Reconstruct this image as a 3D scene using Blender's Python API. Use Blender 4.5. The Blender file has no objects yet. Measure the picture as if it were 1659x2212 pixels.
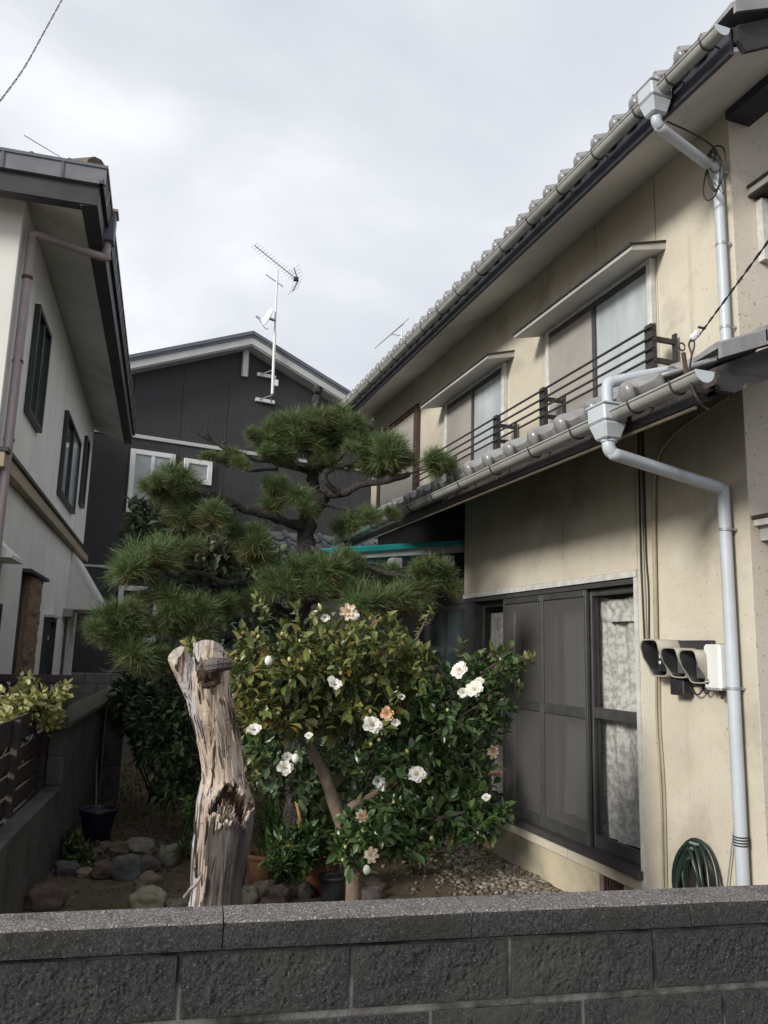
import bpy, math, random
import numpy as np
from mathutils import Vector, Matrix, noise as mnoise

random.seed(7)
rng = np.random.default_rng(7)
scene = bpy.context.scene
C = scene.collection
R = math.radians

# ------------------------------------------------------------------ camera
FPX, PW, PH = 1711.5, 1659.0, 2212.0          # focal length and frame of the photograph, in the same pixels
YAW, PITCH, ROLL, EYE = R(18.63), R(10.05), R(1.593), Vector((0, 0, 1.7))
_fw = Vector((math.sin(YAW)*math.cos(PITCH), math.cos(YAW)*math.cos(PITCH), math.sin(PITCH)))
_r0 = Vector((math.cos(YAW), -math.sin(YAW), 0)); _u0 = _r0.cross(_fw)
_rt = _r0*math.cos(ROLL) + _u0*math.sin(ROLL); _up = _u0*math.cos(ROLL) - _r0*math.sin(ROLL)
cam = bpy.data.objects.new('camera', bpy.data.cameras.new('camera')); C.objects.link(cam)
cam.matrix_world = Matrix(((_rt.x, _up.x, -_fw.x, 0), (_rt.y, _up.y, -_fw.y, 0), (_rt.z, _up.z, -_fw.z, EYE.z), (0, 0, 0, 1)))
cam.data.sensor_fit = 'HORIZONTAL'; cam.data.sensor_width = 36; cam.data.lens = 36*FPX/PW
cam.data.clip_start = 0.05; cam.data.clip_end = 2000
scene.camera = cam
scene.render.resolution_x, scene.render.resolution_y = 768, 1024

# ------------------------------------------------------------------ sky, sun, exposure
SUN_EL, SUN_AZ = R(22), R(244)                 # azimuth clockwise from +Y
SUN_STRENGTH, SUN_ANGLE = 1.65, R(14)
scene.view_settings.view_transform = 'Standard'; scene.view_settings.look = 'None'
scene.view_settings.exposure = 1.2; scene.view_settings.gamma = 1; scene.view_settings.use_curve_mapping = False
world = bpy.data.worlds.new('World'); scene.world = world; world.use_nodes = True
nt = world.node_tree; nt.nodes.clear()
def nd(tree, t, **kw):
    n = tree.nodes.new(t)
    for k, v in kw.items(): setattr(n, k, v)
    return n
wo = nd(nt, 'ShaderNodeOutputWorld'); bg1 = nd(nt, 'ShaderNodeBackground'); bg2 = nd(nt, 'ShaderNodeBackground'); mx = nd(nt, 'ShaderNodeMixShader')
sky = nd(nt, 'ShaderNodeTexSky', sky_type='NISHITA', sun_disc=False, sun_elevation=SUN_EL, sun_rotation=SUN_AZ)
tc = nd(nt, 'ShaderNodeTexCoord'); mp = nd(nt, 'ShaderNodeMapping'); mp.inputs['Scale'].default_value = (1.0, 1.0, 2.0); mp.inputs['Location'].default_value = (0.3, 0.1, 0.2)
n1 = nd(nt, 'ShaderNodeTexNoise'); n1.inputs['Scale'].default_value = 2.1; n1.inputs['Detail'].default_value = 5; n1.inputs['Roughness'].default_value = 0.48; n1.inputs['Distortion'].default_value = 0.3
rp = nd(nt, 'ShaderNodeValToRGB'); e = rp.color_ramp.elements
e[0].position = 0.30; e[0].color = (0.30, 0.315, 0.345, 1); e[1].position = 0.68; e[1].color = (0.50, 0.503, 0.51, 1)
x = e.new(0.5); x.color = (0.375, 0.388, 0.413, 1)
nt.links.new(tc.outputs['Generated'], mp.inputs['Vector']); nt.links.new(mp.outputs['Vector'], n1.inputs['Vector']); nt.links.new(n1.outputs['Fac'], rp.inputs['Fac'])
nt.links.new(sky.outputs['Color'], bg1.inputs['Color']); bg1.inputs['Strength'].default_value = 0.05
nt.links.new(rp.outputs['Color'], bg2.inputs['Color']); bg2.inputs['Strength'].default_value = 1.0
nt.links.new(bg1.outputs[0], mx.inputs[1]); nt.links.new(bg2.outputs[0], mx.inputs[2]); mx.inputs['Fac'].default_value = 0.92
nt.links.new(mx.outputs[0], wo.inputs['Surface'])
sun = bpy.data.objects.new('sun', bpy.data.lights.new('sun', 'SUN')); C.objects.link(sun)
sun.data.energy = SUN_STRENGTH; sun.data.angle = SUN_ANGLE; sun.data.color = (1.0, 0.955, 0.885)
_sd = Vector((math.sin(SUN_AZ)*math.cos(SUN_EL), math.cos(SUN_AZ)*math.cos(SUN_EL), math.sin(SUN_EL)))
sun.rotation_euler = _sd.to_track_quat('Z', 'Y').to_euler(); sun.location = _sd*40
scene.cycles.max_bounces = 6; scene.cycles.diffuse_bounces = 3; scene.cycles.glossy_bounces = 3; scene.cycles.transparent_max_bounces = 8
scene.cycles.use_denoising = True

# ------------------------------------------------------------------ measuring: a photograph pixel seen on a real plane
def ray(x, y): return _fw + _rt*((x-PW/2)/FPX) - _up*((y-PH/2)/FPX)
def on(x, y, n, c):
    d = ray(x, y); n = Vector(n); return EYE + d*((c - n.dot(EYE))/n.dot(d))
def onX(x, y, c): return on(x, y, (1, 0, 0), c)
def onY(x, y, c): return on(x, y, (0, 1, 0), c)
def onZ(x, y, c): return on(x, y, (0, 0, 1), c)

# ------------------------------------------------------------------ materials
MATS = {}
def M(name, c1, c2=None, scale=6.0, rough=0.8, bump=0.15, bscale=40.0, metal=0.0, stretch=(1, 1, 1), lo=0.4, hi=0.62,
      spots=None, spot_scale=120, spot_at=0.72, island=None, coat=0.0, bdist=0.01, c3=None, c3scale=1.5, c3lo=0.55, c3hi=0.7, spec=0.5, streak=None, st_lo=0.55, st_hi=0.75):
    if name in MATS: return MATS[name]
    m = bpy.data.materials.new(name); m.use_nodes = True; t = m.node_tree; L = t.links
    b = t.nodes['Principled BSDF']; b.inputs['Roughness'].default_value = rough; b.inputs['Metallic'].default_value = metal
    b.inputs['Specular IOR Level'].default_value = spec
    if coat: b.inputs['Coat Weight'].default_value = coat; b.inputs['Coat Roughness'].default_value = 0.15
    c2 = c2 or tuple(v*0.75 for v in c1)
    g = nd(t, 'ShaderNodeNewGeometry'); mp = nd(t, 'ShaderNodeMapping'); mp.inputs['Scale'].default_value = stretch
    L.new(g.outputs['Position'], mp.inputs['Vector'])
    def ns(sc, det=5, vec=mp):
        n = nd(t, 'ShaderNodeTexNoise'); n.inputs['Scale'].default_value = sc; n.inputs['Detail'].default_value = det; n.inputs['Roughness'].default_value = 0.62
        L.new(vec.outputs[0], n.inputs['Vector']); return n
    def step(sock, a, z):
        r = nd(t, 'ShaderNodeMapRange'); r.inputs['From Min'].default_value = a; r.inputs['From Max'].default_value = z; L.new(sock, r.inputs['Value']); return r.outputs['Result']
    def mix(f, a, bcol):
        k = nd(t, 'ShaderNodeMix', data_type='RGBA'); L.new(f, k.inputs['Factor'])
        for s, v in ((k.inputs['A'], a), (k.inputs['B'], bcol)):
            if isinstance(v, tuple): s.default_value = (*v, 1)
            else: L.new(v, s)
        return k.outputs['Result']
    if island:                                   # leaves, needles and stones: every piece its own shade
        r = nd(t, 'ShaderNodeValToRGB'); el = r.color_ramp.elements
        el[0].position = 0; el[0].color = (*island[0][1], 1); el[1].position = island[-1][0]; el[1].color = (*island[-1][1], 1)
        for p, c in island[1:-1]: q = el.new(p); q.color = (*c, 1)
        L.new(g.outputs['Random Per Island'], r.inputs['Fac']); col = r.outputs['Color']
    else:
        col = mix(step(ns(scale).outputs['Fac'], lo, hi), c1, c2)
    if c3:
        raw = nd(t, 'ShaderNodeMapping'); L.new(g.outputs['Position'], raw.inputs['Vector'])
        col = mix(step(ns(c3scale, 6, raw).outputs['Fac'], c3lo, c3hi), col, c3)
    if streak:
        sm = nd(t, 'ShaderNodeMapping'); sm.inputs['Scale'].default_value = (7, 7, 0.5); L.new(g.outputs['Position'], sm.inputs['Vector'])
        col = mix(step(ns(1.0, 6, sm).outputs['Fac'], st_lo, st_hi), col, streak)
    if spots:
        v = nd(t, 'ShaderNodeTexNoise'); v.inputs['Scale'].default_value = spot_scale; v.inputs['Detail'].default_value = 2
        L.new(g.outputs['Position'], v.inputs['Vector']); col = mix(step(v.outputs['Fac'], spot_at-0.06, spot_at), col, spots)
    L.new(col, b.inputs['Base Color'])
    if bump:
        bn = nd(t, 'ShaderNodeBump'); bn.inputs['Strength'].default_value = bump; bn.inputs['Distance'].default_value = bdist
        L.new(ns(bscale, 6).outputs['Fac'], bn.inputs['Height']); L.new(bn.outputs['Normal'], b.inputs['Normal'])
    MATS[name] = m; return m
def leafy(m, amount=0.25, rough=0.4):
    """light through a leaf: mix in a translucent shader of the same colour"""
    t = m.node_tree; L = t.links; b = t.nodes['Principled BSDF']; out = t.nodes['Material Output']
    tr = nd(t, 'ShaderNodeBsdfTranslucent'); L.new(b.inputs['Base Color'].links[0].from_socket, tr.inputs['Color'])
    k = nd(t, 'ShaderNodeMixShader'); k.inputs['Fac'].default_value = amount; L.new(b.outputs[0], k.inputs[1]); L.new(tr.outputs[0], k.inputs[2]); L.new(k.outputs[0], out.inputs['Surface'])
    return m
def see_through(name, tint, alpha, rough=0.03, spec=0.5, weave=None):
    m = bpy.data.materials.new(name); m.use_nodes = True; t = m.node_tree; L = t.links; b = t.nodes['Principled BSDF']; out = t.nodes['Material Output']
    b.inputs['Base Color'].default_value = (*tint, 1); b.inputs['Roughness'].default_value = rough; b.inputs['Specular IOR Level'].default_value = spec
    tr = nd(t, 'ShaderNodeBsdfTransparent'); k = nd(t, 'ShaderNodeMixShader'); k.inputs['Fac'].default_value = alpha
    if weave:
        fr = nd(t, 'ShaderNodeLayerWeight'); fr.inputs['Blend'].default_value = 0.5; pw = nd(t, 'ShaderNodeMath', operation='POWER'); pw.inputs[1].default_value = 4
        ad = nd(t, 'ShaderNodeMath', operation='MULTIPLY_ADD', use_clamp=True); ad.inputs[1].default_value = 0.9; ad.inputs[2].default_value = alpha
        L.new(fr.outputs['Facing'], pw.inputs[0]); L.new(pw.outputs[0], ad.inputs[0]); L.new(ad.outputs[0], k.inputs['Fac'])
    L.new(tr.outputs[0], k.inputs[1]); L.new(b.outputs[0], k.inputs[2]); L.new(k.outputs[0], out.inputs['Surface']); return m

STUCCO = M('cream_stucco', (0.56, 0.515, 0.42), (0.49, 0.45, 0.36), 1.6, 0.9, 0.35, 160, spots=(0.25, 0.21, 0.15), spot_scale=55, spot_at=0.73, c3=(0.29, 0.255, 0.20), c3scale=1.2, c3lo=0.54, c3hi=0.76, streak=(0.34, 0.30, 0.235), st_lo=0.60, st_hi=0.86)
STUCCO2 = M('pink_beige_stucco', (0.58, 0.52, 0.44), (0.52, 0.465, 0.395), 1.6, 0.9, 0.35, 160, spots=(0.2, 0.17, 0.14), spot_scale=70, spot_at=0.72)
FOUND = M('foundation_render', (0.50, 0.44, 0.31), (0.40, 0.36, 0.27), 2.5, 0.9, 0.3, 90, c3=(0.22, 0.20, 0.15), c3scale=2.2, c3lo=0.52, c3hi=0.72)
SOFFIT = M('soffit_board', (0.60, 0.59, 0.55), (0.53, 0.52, 0.49), 2.0, 0.85, 0.1, 120, c3=(0.38, 0.36, 0.33), c3scale=1.0, c3lo=0.58, c3hi=0.75)
FASCIA = M('navy_brown_fascia', (0.035, 0.038, 0.052), (0.028, 0.029, 0.036), 8, 0.6, 0.1, 60)
DARKWOOD = M('weathered_dark_wood', (0.055, 0.047, 0.047), (0.03, 0.027, 0.028), 14, 0.75, 0.5, 40, stretch=(1, 0.15, 1), spots=(0.09, 0.08, 0.075), spot_scale=35, spot_at=0.70)
BARGE = M('bare_barge_wood', (0.034, 0.030, 0.032), (0.018, 0.016, 0.016), 10, 0.8, 0.6, 50, stretch=(0.2, 1, 1.6), c3=(0.13, 0.11, 0.10), c3scale=9, c3lo=0.62, c3hi=0.70)
GUTTER = M('pale_gutter_pvc', (0.33, 0.335, 0.315), (0.28, 0.285, 0.265), 6, 0.45, 0.05, 30, c3=(0.25, 0.24, 0.2), c3scale=3, c3lo=0.58, c3hi=0.75)
PIPE = M('blue_white_pvc', (0.47, 0.51, 0.55), (0.42, 0.455, 0.485), 3, 0.45, 0.04, 30, c3=(0.30, 0.30, 0.27), c3scale=4.5, c3lo=0.62, c3hi=0.8)
IRON = M('rusty_iron', (0.045, 0.03, 0.025), (0.09, 0.045, 0.03), 30, 0.8, 0.3, 120)
BLACKM = M('black_metal', (0.025, 0.022, 0.022), (0.04, 0.034, 0.032), 20, 0.55, 0.1, 90)
TILE = M('silver_glazed_tile', (0.235, 0.235, 0.235), (0.175, 0.175, 0.175), 9, 0.33, 0.06, 60, c3=(0.15, 0.145, 0.14), c3scale=6, c3lo=0.56, c3hi=0.74, coat=0.25)
TILE_D = M('old_grey_roof_tile', (0.15, 0.15, 0.155), (0.09, 0.088, 0.088), 12, 0.6, 0.2, 60)
ALU = M('aged_white_aluminium', (0.58, 0.58, 0.55), (0.45, 0.45, 0.43), 12, 0.5, 0.08, 60, c3=(0.36, 0.34, 0.30), c3scale=14, c3lo=0.60, c3hi=0.8)
HOOD = M('grey_window_hood', (0.42, 0.41, 0.385), (0.34, 0.33, 0.31), 7, 0.6, 0.05, 60, stretch=(1, 0.2, 1))
BRONZE = M('dark_bronze_sash', (0.045, 0.045, 0.045), (0.06, 0.06, 0.058), 10, 0.45, 0.05, 60)
FROST_W = M('frosted_pane', (0.43, 0.465, 0.475), (0.27, 0.305, 0.32), 1.0, 0.12, 0.02, 25, stretch=(2, 4, 0.7), lo=0.35, hi=0.7)
FROST_D = M('screen_pane', (0.33, 0.31, 0.28), (0.25, 0.235, 0.215), 1.0, 0.7, 0.02, 200)
GLASS = see_through('window_glass', (0.02, 0.022, 0.022), 0.06, 0.02, 0.6, weave=1)
SCREEN = see_through('insect_screen', (0.11, 0.11, 0.106), 0.5, 0.9, 0.1)
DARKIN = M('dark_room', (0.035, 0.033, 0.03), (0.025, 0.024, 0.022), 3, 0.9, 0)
LACE = M('lace_curtain', (0.58, 0.575, 0.545), (0.36, 0.355, 0.335), 24, 0.95, 0.1, 60, lo=0.43, hi=0.57)
LACE2 = M('plain_lace', (0.50, 0.50, 0.47), (0.42, 0.42, 0.39), 5, 0.95, 0.1, 60)
BROWN_C = M('brown_curtain', (0.22, 0.13, 0.075), (0.15, 0.09, 0.06), 6, 0.95, 0.1, 60)
WHITE_SIDING = M('grey_white_siding', (0.76, 0.745, 0.70), (0.70, 0.69, 0.65), 2, 0.85, 0.25, 140, c3=(0.52, 0.51, 0.48), c3scale=0.9, c3lo=0.58, c3hi=0.8, streak=(0.50, 0.49, 0.46), st_lo=0.56, st_hi=0.8)
TAN = M('tan_band', (0.36, 0.29, 0.195), (0.30, 0.245, 0.17), 6, 0.7, 0.1, 60)
STONE_TAN = M('rough_tan_stone', (0.30, 0.205, 0.125), (0.20, 0.135, 0.085), 26, 0.95, 0.9, 60, bdist=0.02)
MAUVE = M('mauve_brown_pvc', (0.30, 0.245, 0.245), (0.25, 0.205, 0.21), 4, 0.45, 0.03, 40)
EAVE_D = M('charcoal_eave', (0.04, 0.04, 0.045), (0.03, 0.03, 0.034), 6, 0.6, 0.05, 40)
EAVE_G = M('lilac_grey_gutter', (0.20, 0.20, 0.215), (0.16, 0.16, 0.175), 5, 0.5, 0.03, 40)
BROWN_TILE = M('brown_roof_tile', (0.12, 0.085, 0.065), (0.08, 0.062, 0.052), 12, 0.6, 0.2, 60)
SASH_D = M('black_green_sash', (0.028, 0.035, 0.032), (0.02, 0.024, 0.023), 10, 0.4, 0.02, 60)
PANE_D = M('dark_pane', (0.035, 0.05, 0.052), (0.02, 0.028, 0.03), 1.2, 0.06, 0.0, 10, spec=0.7)
PANE_L = M('curtained_pane', (0.33, 0.36, 0.36), (0.24, 0.27, 0.28), 2.2, 0.12, 0.0, 10, spec=0.6)
WHITE = M('white_trim', (0.74, 0.74, 0.72), (0.68, 0.68, 0.66), 5, 0.55, 0.02, 60)
TRIM = M('light_grey_trim', (0.50, 0.50, 0.485), (0.45, 0.45, 0.44), 5, 0.6, 0.02, 60)
ROOF_G = M('slate_grey_metal', (0.12, 0.135, 0.155), (0.10, 0.112, 0.13), 4, 0.5, 0.05, 60)
BLOCK_F = M('split_face_block', (0.010, 0.010, 0.0102), (0.066, 0.066, 0.066), 150, 0.95, 1.0, 260, lo=0.34, hi=0.74, spots=(0.24, 0.235, 0.225), spot_scale=260, spot_at=0.725, bdist=0.006, c3=(0.055, 0.055, 0.050), c3scale=3.5, c3lo=0.50, c3hi=0.75)
COPE_F = M('pebbled_coping', (0.22, 0.20, 0.193), (0.06, 0.054, 0.054), 150, 0.95, 1.0, 260, spots=(0.52, 0.49, 0.46), spot_scale=230, spot_at=0.66, bdist=0.006, c3=(0.06, 0.058, 0.054), c3scale=7, c3lo=0.55, c3hi=0.7)
COPE_S = M('coping_side', (0.010, 0.010, 0.0102), (0.066, 0.066, 0.065), 150, 0.95, 0.9, 230, lo=0.36, hi=0.72, spots=(0.22, 0.215, 0.205), spot_scale=260, spot_at=0.725, c3=(0.018, 0.018, 0.016), c3scale=4, c3lo=0.5, c3hi=0.7, bdist=0.006)
MORTAR = M('pale_mortar', (0.135, 0.132, 0.125), (0.016, 0.016, 0.0155), 7, 0.95, 0.5, 120)
BLOCK_L = M('old_grey_block', (0.115, 0.112, 0.105), (0.075, 0.073, 0.068), 16, 0.95, 0.5, 110, stretch=(1, 1, 0.45), c3=(0.05, 0.05, 0.042), c3scale=3, c3lo=0.5, c3hi=0.68, spots=(0.2, 0.19, 0.18), spot_scale=140, spot_at=0.74)
COPE_L = M('mossy_coping', (0.145, 0.135, 0.118), (0.075, 0.072, 0.06), 24, 0.97, 0.8, 120, c3=(0.085, 0.088, 0.05), c3scale=6, c3lo=0.52, c3hi=0.7)
BLOCK_B = M('plain_concrete_block', (0.22, 0.22, 0.21), (0.17, 0.17, 0.16), 6, 0.95, 0.3, 90)
FENCEWOOD = M('black_brown_fence', (0.030, 0.024, 0.022), (0.05, 0.042, 0.036), 16, 0.8, 0.4, 60, c3=(0.085, 0.08, 0.065), c3scale=9, c3lo=0.6, c3hi=0.75)
LATTICE = M('brown_lattice', (0.04, 0.027, 0.024), (0.055, 0.035, 0.03), 12, 0.75, 0.2, 60)
SOIL = M('garden_soil', (0.165, 0.122, 0.08), (0.11, 0.082, 0.055), 9, 1.0, 0.9, 90, bdist=0.02, spots=(0.20, 0.15, 0.095), spot_scale=60, spot_at=0.66, c3=(0.052, 0.055, 0.022), c3scale=1.6, c3lo=0.55, c3hi=0.68)
GROUND = M('packed_ground', (0.10, 0.085, 0.065), (0.075, 0.065, 0.05), 2, 1.0, 0.4, 40)
GRAVEL = M('gravel', (0.2, 0.18, 0.15), rough=0.95, bump=0.3, bscale=90, island=[(0, (0.10, 0.082, 0.062)), (0.4, (0.165, 0.14, 0.105)), (0.75, (0.25, 0.22, 0.175)), (1, (0.34, 0.31, 0.26))])
TEAL = leafy(M('teal_sheet', (0.05, 0.56, 0.55), (0.04, 0.48, 0.48), 3, 0.35, 0.05, 30), 0.6)
BEAM_W = M('grey_white_beam', (0.30, 0.32, 0.33), (0.24, 0.255, 0.26), 7, 0.7, 0.1, 50, c3=(0.16, 0.165, 0.16), c3scale=8, c3lo=0.56, c3hi=0.7)
BARK = M('pine_bark', (0.055, 0.047, 0.042), (0.022, 0.019, 0.018), 38, 0.95, 1.0, 45, bdist=0.03, c3=(0.13, 0.125, 0.115), c3scale=22, c3lo=0.58, c3hi=0.68)
CAMBARK = M('camellia_bark', (0.19, 0.14, 0.10), (0.13, 0.095, 0.07), 14, 0.85, 0.4, 60, c3=(0.085, 0.075, 0.055), c3scale=9, c3lo=0.52, c3hi=0.66)
TWIG = M('brown_twig', (0.09, 0.065, 0.045), (0.06, 0.045, 0.032), 20, 0.9, 0.2, 60)
NEEDLE = leafy(M('pine_needles', (0.06, 0.09, 0.03), rough=0.5, bump=0, island=[(0, (0.042, 0.085, 0.027)), (0.45, (0.080, 0.135, 0.042)), (0.8, (0.135, 0.19, 0.062)), (0.93, (0.18, 0.20, 0.085)), (1, (0.20, 0.14, 0.065))]), 0.15)
NEEDLE_OLD = leafy(M('old_pine_needles', (0.1, 0.09, 0.03), rough=0.6, bump=0, island=[(0, (0.055, 0.085, 0.028)), (0.5, (0.115, 0.115, 0.045)), (0.85, (0.17, 0.125, 0.06)), (1, (0.22, 0.13, 0.06))]), 0.15)
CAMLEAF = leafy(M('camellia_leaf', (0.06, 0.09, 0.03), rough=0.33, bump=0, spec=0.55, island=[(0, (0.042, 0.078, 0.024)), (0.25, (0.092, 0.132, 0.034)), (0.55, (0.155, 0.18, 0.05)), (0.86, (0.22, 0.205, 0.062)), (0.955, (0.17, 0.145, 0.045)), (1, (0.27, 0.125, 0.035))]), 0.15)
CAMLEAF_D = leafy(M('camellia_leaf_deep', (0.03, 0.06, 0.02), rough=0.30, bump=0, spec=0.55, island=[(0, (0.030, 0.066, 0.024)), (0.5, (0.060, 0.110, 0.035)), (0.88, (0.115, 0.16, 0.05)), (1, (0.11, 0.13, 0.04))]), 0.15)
OLIVE = leafy(M('tea_olive_leaf', (0.06, 0.08, 0.05), rough=0.38, bump=0, island=[(0, (0.065, 0.095, 0.052)), (0.5, (0.145, 0.18, 0.105)), (0.85, (0.23, 0.26, 0.17)), (1, (0.13, 0.11, 0.06))]), 0.15)
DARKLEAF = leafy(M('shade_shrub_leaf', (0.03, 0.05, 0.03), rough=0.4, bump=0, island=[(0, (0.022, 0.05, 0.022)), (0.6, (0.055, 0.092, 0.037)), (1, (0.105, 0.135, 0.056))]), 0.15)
FERN = leafy(M('fern_leaf', (0.05, 0.10, 0.03), rough=0.45, bump=0, island=[(0, (0.025, 0.058, 0.016)), (0.6, (0.05, 0.10, 0.025)), (0.95, (0.085, 0.135, 0.04)), (1, (0.3, 0.2, 0.04))]), 0.2)
VARIEG = leafy(M('yellow_green_leaf', (0.3, 0.3, 0.1), rough=0.5, bump=0, island=[(0, (0.20, 0.24, 0.06)), (0.3, (0.40, 0.42, 0.14)), (0.8, (0.58, 0.56, 0.27)), (1, (0.24, 0.22, 0.14))]), 0.25)
MOSSG = leafy(M('low_weed', (0.07, 0.08, 0.03), rough=0.7, bump=0, island=[(0, (0.04, 0.055, 0.018)), (0.6, (0.075, 0.085, 0.028)), (1, (0.13, 0.11, 0.05))]), 0.2)
PETAL = leafy(M('white_petal', (0.83, 0.82, 0.76), (0.80, 0.78, 0.70), 25, 0.6, 0.05, 60), 0.2)
PETAL_P = leafy(M('faded_peach_petal', (0.62, 0.36, 0.21), (0.70, 0.47, 0.30), 30, 0.7, 0.1, 60), 0.2)
PETAL_B = leafy(M('browning_petal', (0.75, 0.68, 0.56), (0.50, 0.27, 0.13), 22, 0.7, 0.1, 60), 0.2)
PETAL_D = M('withered_petal', (0.20, 0.085, 0.035), (0.28, 0.14, 0.06), 30, 0.9, 0.2, 60)
STAMEN = M('stamen_yellow', (0.65, 0.48, 0.16), (0.55, 0.36, 0.10), 40, 0.7, 0)
BUD = M('flower_bud', (0.42, 0.39, 0.16), (0.50, 0.38, 0.18), 30, 0.5, 0)
TERRA = M('terracotta', (0.21, 0.085, 0.042), (0.15, 0.065, 0.036), 9, 0.85, 0.2, 60, c3=(0.12, 0.09, 0.065), c3scale=8, c3lo=0.55, c3hi=0.7)
BLUEPOT = M('navy_plastic', (0.012, 0.019, 0.042), (0.010, 0.015, 0.03), 5, 0.4, 0.03, 40)
SLATEPOT = M('slate_pot', (0.05, 0.06, 0.062), (0.035, 0.042, 0.043), 5, 0.5, 0.05, 40)
POTSOIL = M('pot_soil', (0.05, 0.037, 0.025), (0.07, 0.075, 0.03), 25, 1, 0.8, 80)
HOSE = M('dark_green_hose', (0.012, 0.026, 0.019), (0.010, 0.02, 0.016), 5, 0.35, 0.02, 40)
METER_H = M('grimy_meter_hood', (0.36, 0.335, 0.275), (0.27, 0.25, 0.205), 8, 0.55, 0.05, 60, c3=(0.19, 0.15, 0.11), c3scale=8, c3lo=0.55, c3hi=0.72)
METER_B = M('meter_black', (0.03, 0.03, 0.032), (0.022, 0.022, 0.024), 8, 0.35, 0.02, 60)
METER_G = M('meter_grey', (0.09, 0.09, 0.09), (0.065, 0.065, 0.065), 8, 0.4, 0.02, 60)
BOXW = M('white_box_plastic', (0.66, 0.68, 0.67), (0.62, 0.64, 0.62), 4, 0.4, 0.02, 60, c3=(0.40, 0.40, 0.37), c3scale=5, c3lo=0.64, c3hi=0.8)
PORCELAIN = M('white_porcelain', (0.72, 0.72, 0.70), (0.66, 0.66, 0.64), 6, 0.2, 0, coat=0.4)
CABLE = M('black_cable', (0.022, 0.02, 0.019), (0.03, 0.027, 0.025), 10, 0.6, 0)
CONDUIT = M('beige_conduit', (0.36, 0.305, 0.21), (0.30, 0.255, 0.18), 6, 0.6, 0.05, 50)
METALG = M('galvanised', (0.34, 0.35, 0.36), (0.28, 0.29, 0.30), 20, 0.45, 0.05, 60, metal=0.3)

# ------------------------------------------------------------------ geometry helpers
WM = {}                                         # world matrix of every object that may be a parent
def fan(o, mat=Matrix()): WM[o.name] = mat; return o
class MB:
    """collects faces in world coordinates and links them as ONE mesh object"""
    def __init__(s): s.v = []; s.f = []; s.sm = []
    def add(s, vs, fs, smooth=False):
        o = len(s.v); s.v += [tuple(p) for p in vs]; s.f += [tuple(i+o for i in q) for q in fs]; s.sm += [smooth]*len(fs); return s
    def box(s, a, b, mtx=None):
        x0, y0, z0 = a; x1, y1, z1 = b
        vs = [Vector(p) for p in ((x0, y0, z0), (x1, y0, z0), (x1, y1, z0), (x0, y1, z0), (x0, y0, z1), (x1, y0, z1), (x1, y1, z1), (x0, y1, z1))]
        if mtx: vs = [mtx @ p for p in vs]
        return s.add(vs, [(0, 3, 2, 1), (4, 5, 6, 7), (0, 1, 5, 4), (1, 2, 6, 5), (2, 3, 7, 6), (3, 0, 4, 7)])
    def prism(s, poly, d):                      # closed polygon swept along vector d
        n = len(poly); P = [Vector(p) for p in poly]; Q = [p+Vector(d) for p in P]
        return s.add(P+Q, [tuple(range(n))[::-1], tuple(range(n, 2*n))] + [(i, (i+1) % n, n+(i+1) % n, n+i) for i in range(n)])
    def tube(s, pts, rad, n=10, cap=True, wob=0.0):
        P = [Vector(p) for p in pts]; rads = rad if isinstance(rad, (list, tuple)) else [rad]*len(P)
        t = (P[1]-P[0]).normalized(); u = t.orthogonal().normalized(); vs = []; N = len(P)
        for i, p in enumerate(P):
            d = ((P[min(i+1, N-1)]-p).normalized() if i < N-1 else Vector()) + ((p-P[i-1]).normalized() if i else Vector())
            d.normalize(); u = (u - d*u.dot(d)).normalized(); w = d.cross(u)
            for k in range(n):
                a = 2*math.pi*k/n; r = rads[i]
                q = p + (u*math.cos(a)+w*math.sin(a))*r
                if wob: q += (u*math.cos(a)+w*math.sin(a))*r*wob*mnoise.noise(q*14)
                vs.append(q)
        fs = [(i*n+k, i*n+(k+1) % n, (i+1)*n+(k+1) % n, (i+1)*n+k) for i in range(N-1) for k in range(n)]
        s.add(vs, fs, True)
        if cap: s.add(vs[:n], [tuple(range(n))[::-1]]); s.add(vs[-n:], [tuple(range(n))])
        return s
    def lathe(s, prof, at, n=24, axis=None):    # prof: (radius, height)
        at = Vector(at); q = axis.to_track_quat('Z', 'Y').to_matrix() if axis else Matrix.Identity(3); vs = []
        for r, h in prof:
            for k in range(n): a = 2*math.pi*k/n; vs.append(at + q @ Vector((r*math.cos(a), r*math.sin(a), h)))
        m = len(prof)
        return s.add(vs, [(i*n+k, i*n+(k+1) % n, (i+1)*n+(k+1) % n, (i+1)*n+k) for i in range(m-1) for k in range(n)], True)
    def build(s, name, mat, parent=None, bevel=0.0, label=None, kind=None, mods=None):
        me = bpy.data.meshes.new(name)
        a = np.array(s.v, float); ctr = (a.min(0)+a.max(0))/2
        inv = WM[parent.name].inverted() if parent else Matrix()
        loc = inv @ Vector(ctr); rot = inv.to_3x3()
        a = (a-ctr) @ np.array(rot).T
        me.from_pydata(a.tolist(), [], s.f); me.polygons.foreach_set('use_smooth', s.sm); me.materials.append(mat); me.update()
        o = bpy.data.objects.new(name, me); C.objects.link(o); o.location = loc
        if parent: o.parent = parent; WM[o.name] = WM[parent.name] @ Matrix.Translation(loc)
        else: WM[o.name] = Matrix.Translation(loc)
        if bevel:
            b = o.modifiers.new('bevel', 'BEVEL'); b.width = bevel; b.segments = 1; b.limit_method = 'ANGLE'
        if label: o['label'] = label
        if kind: o['kind'] = kind
        return o
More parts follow.
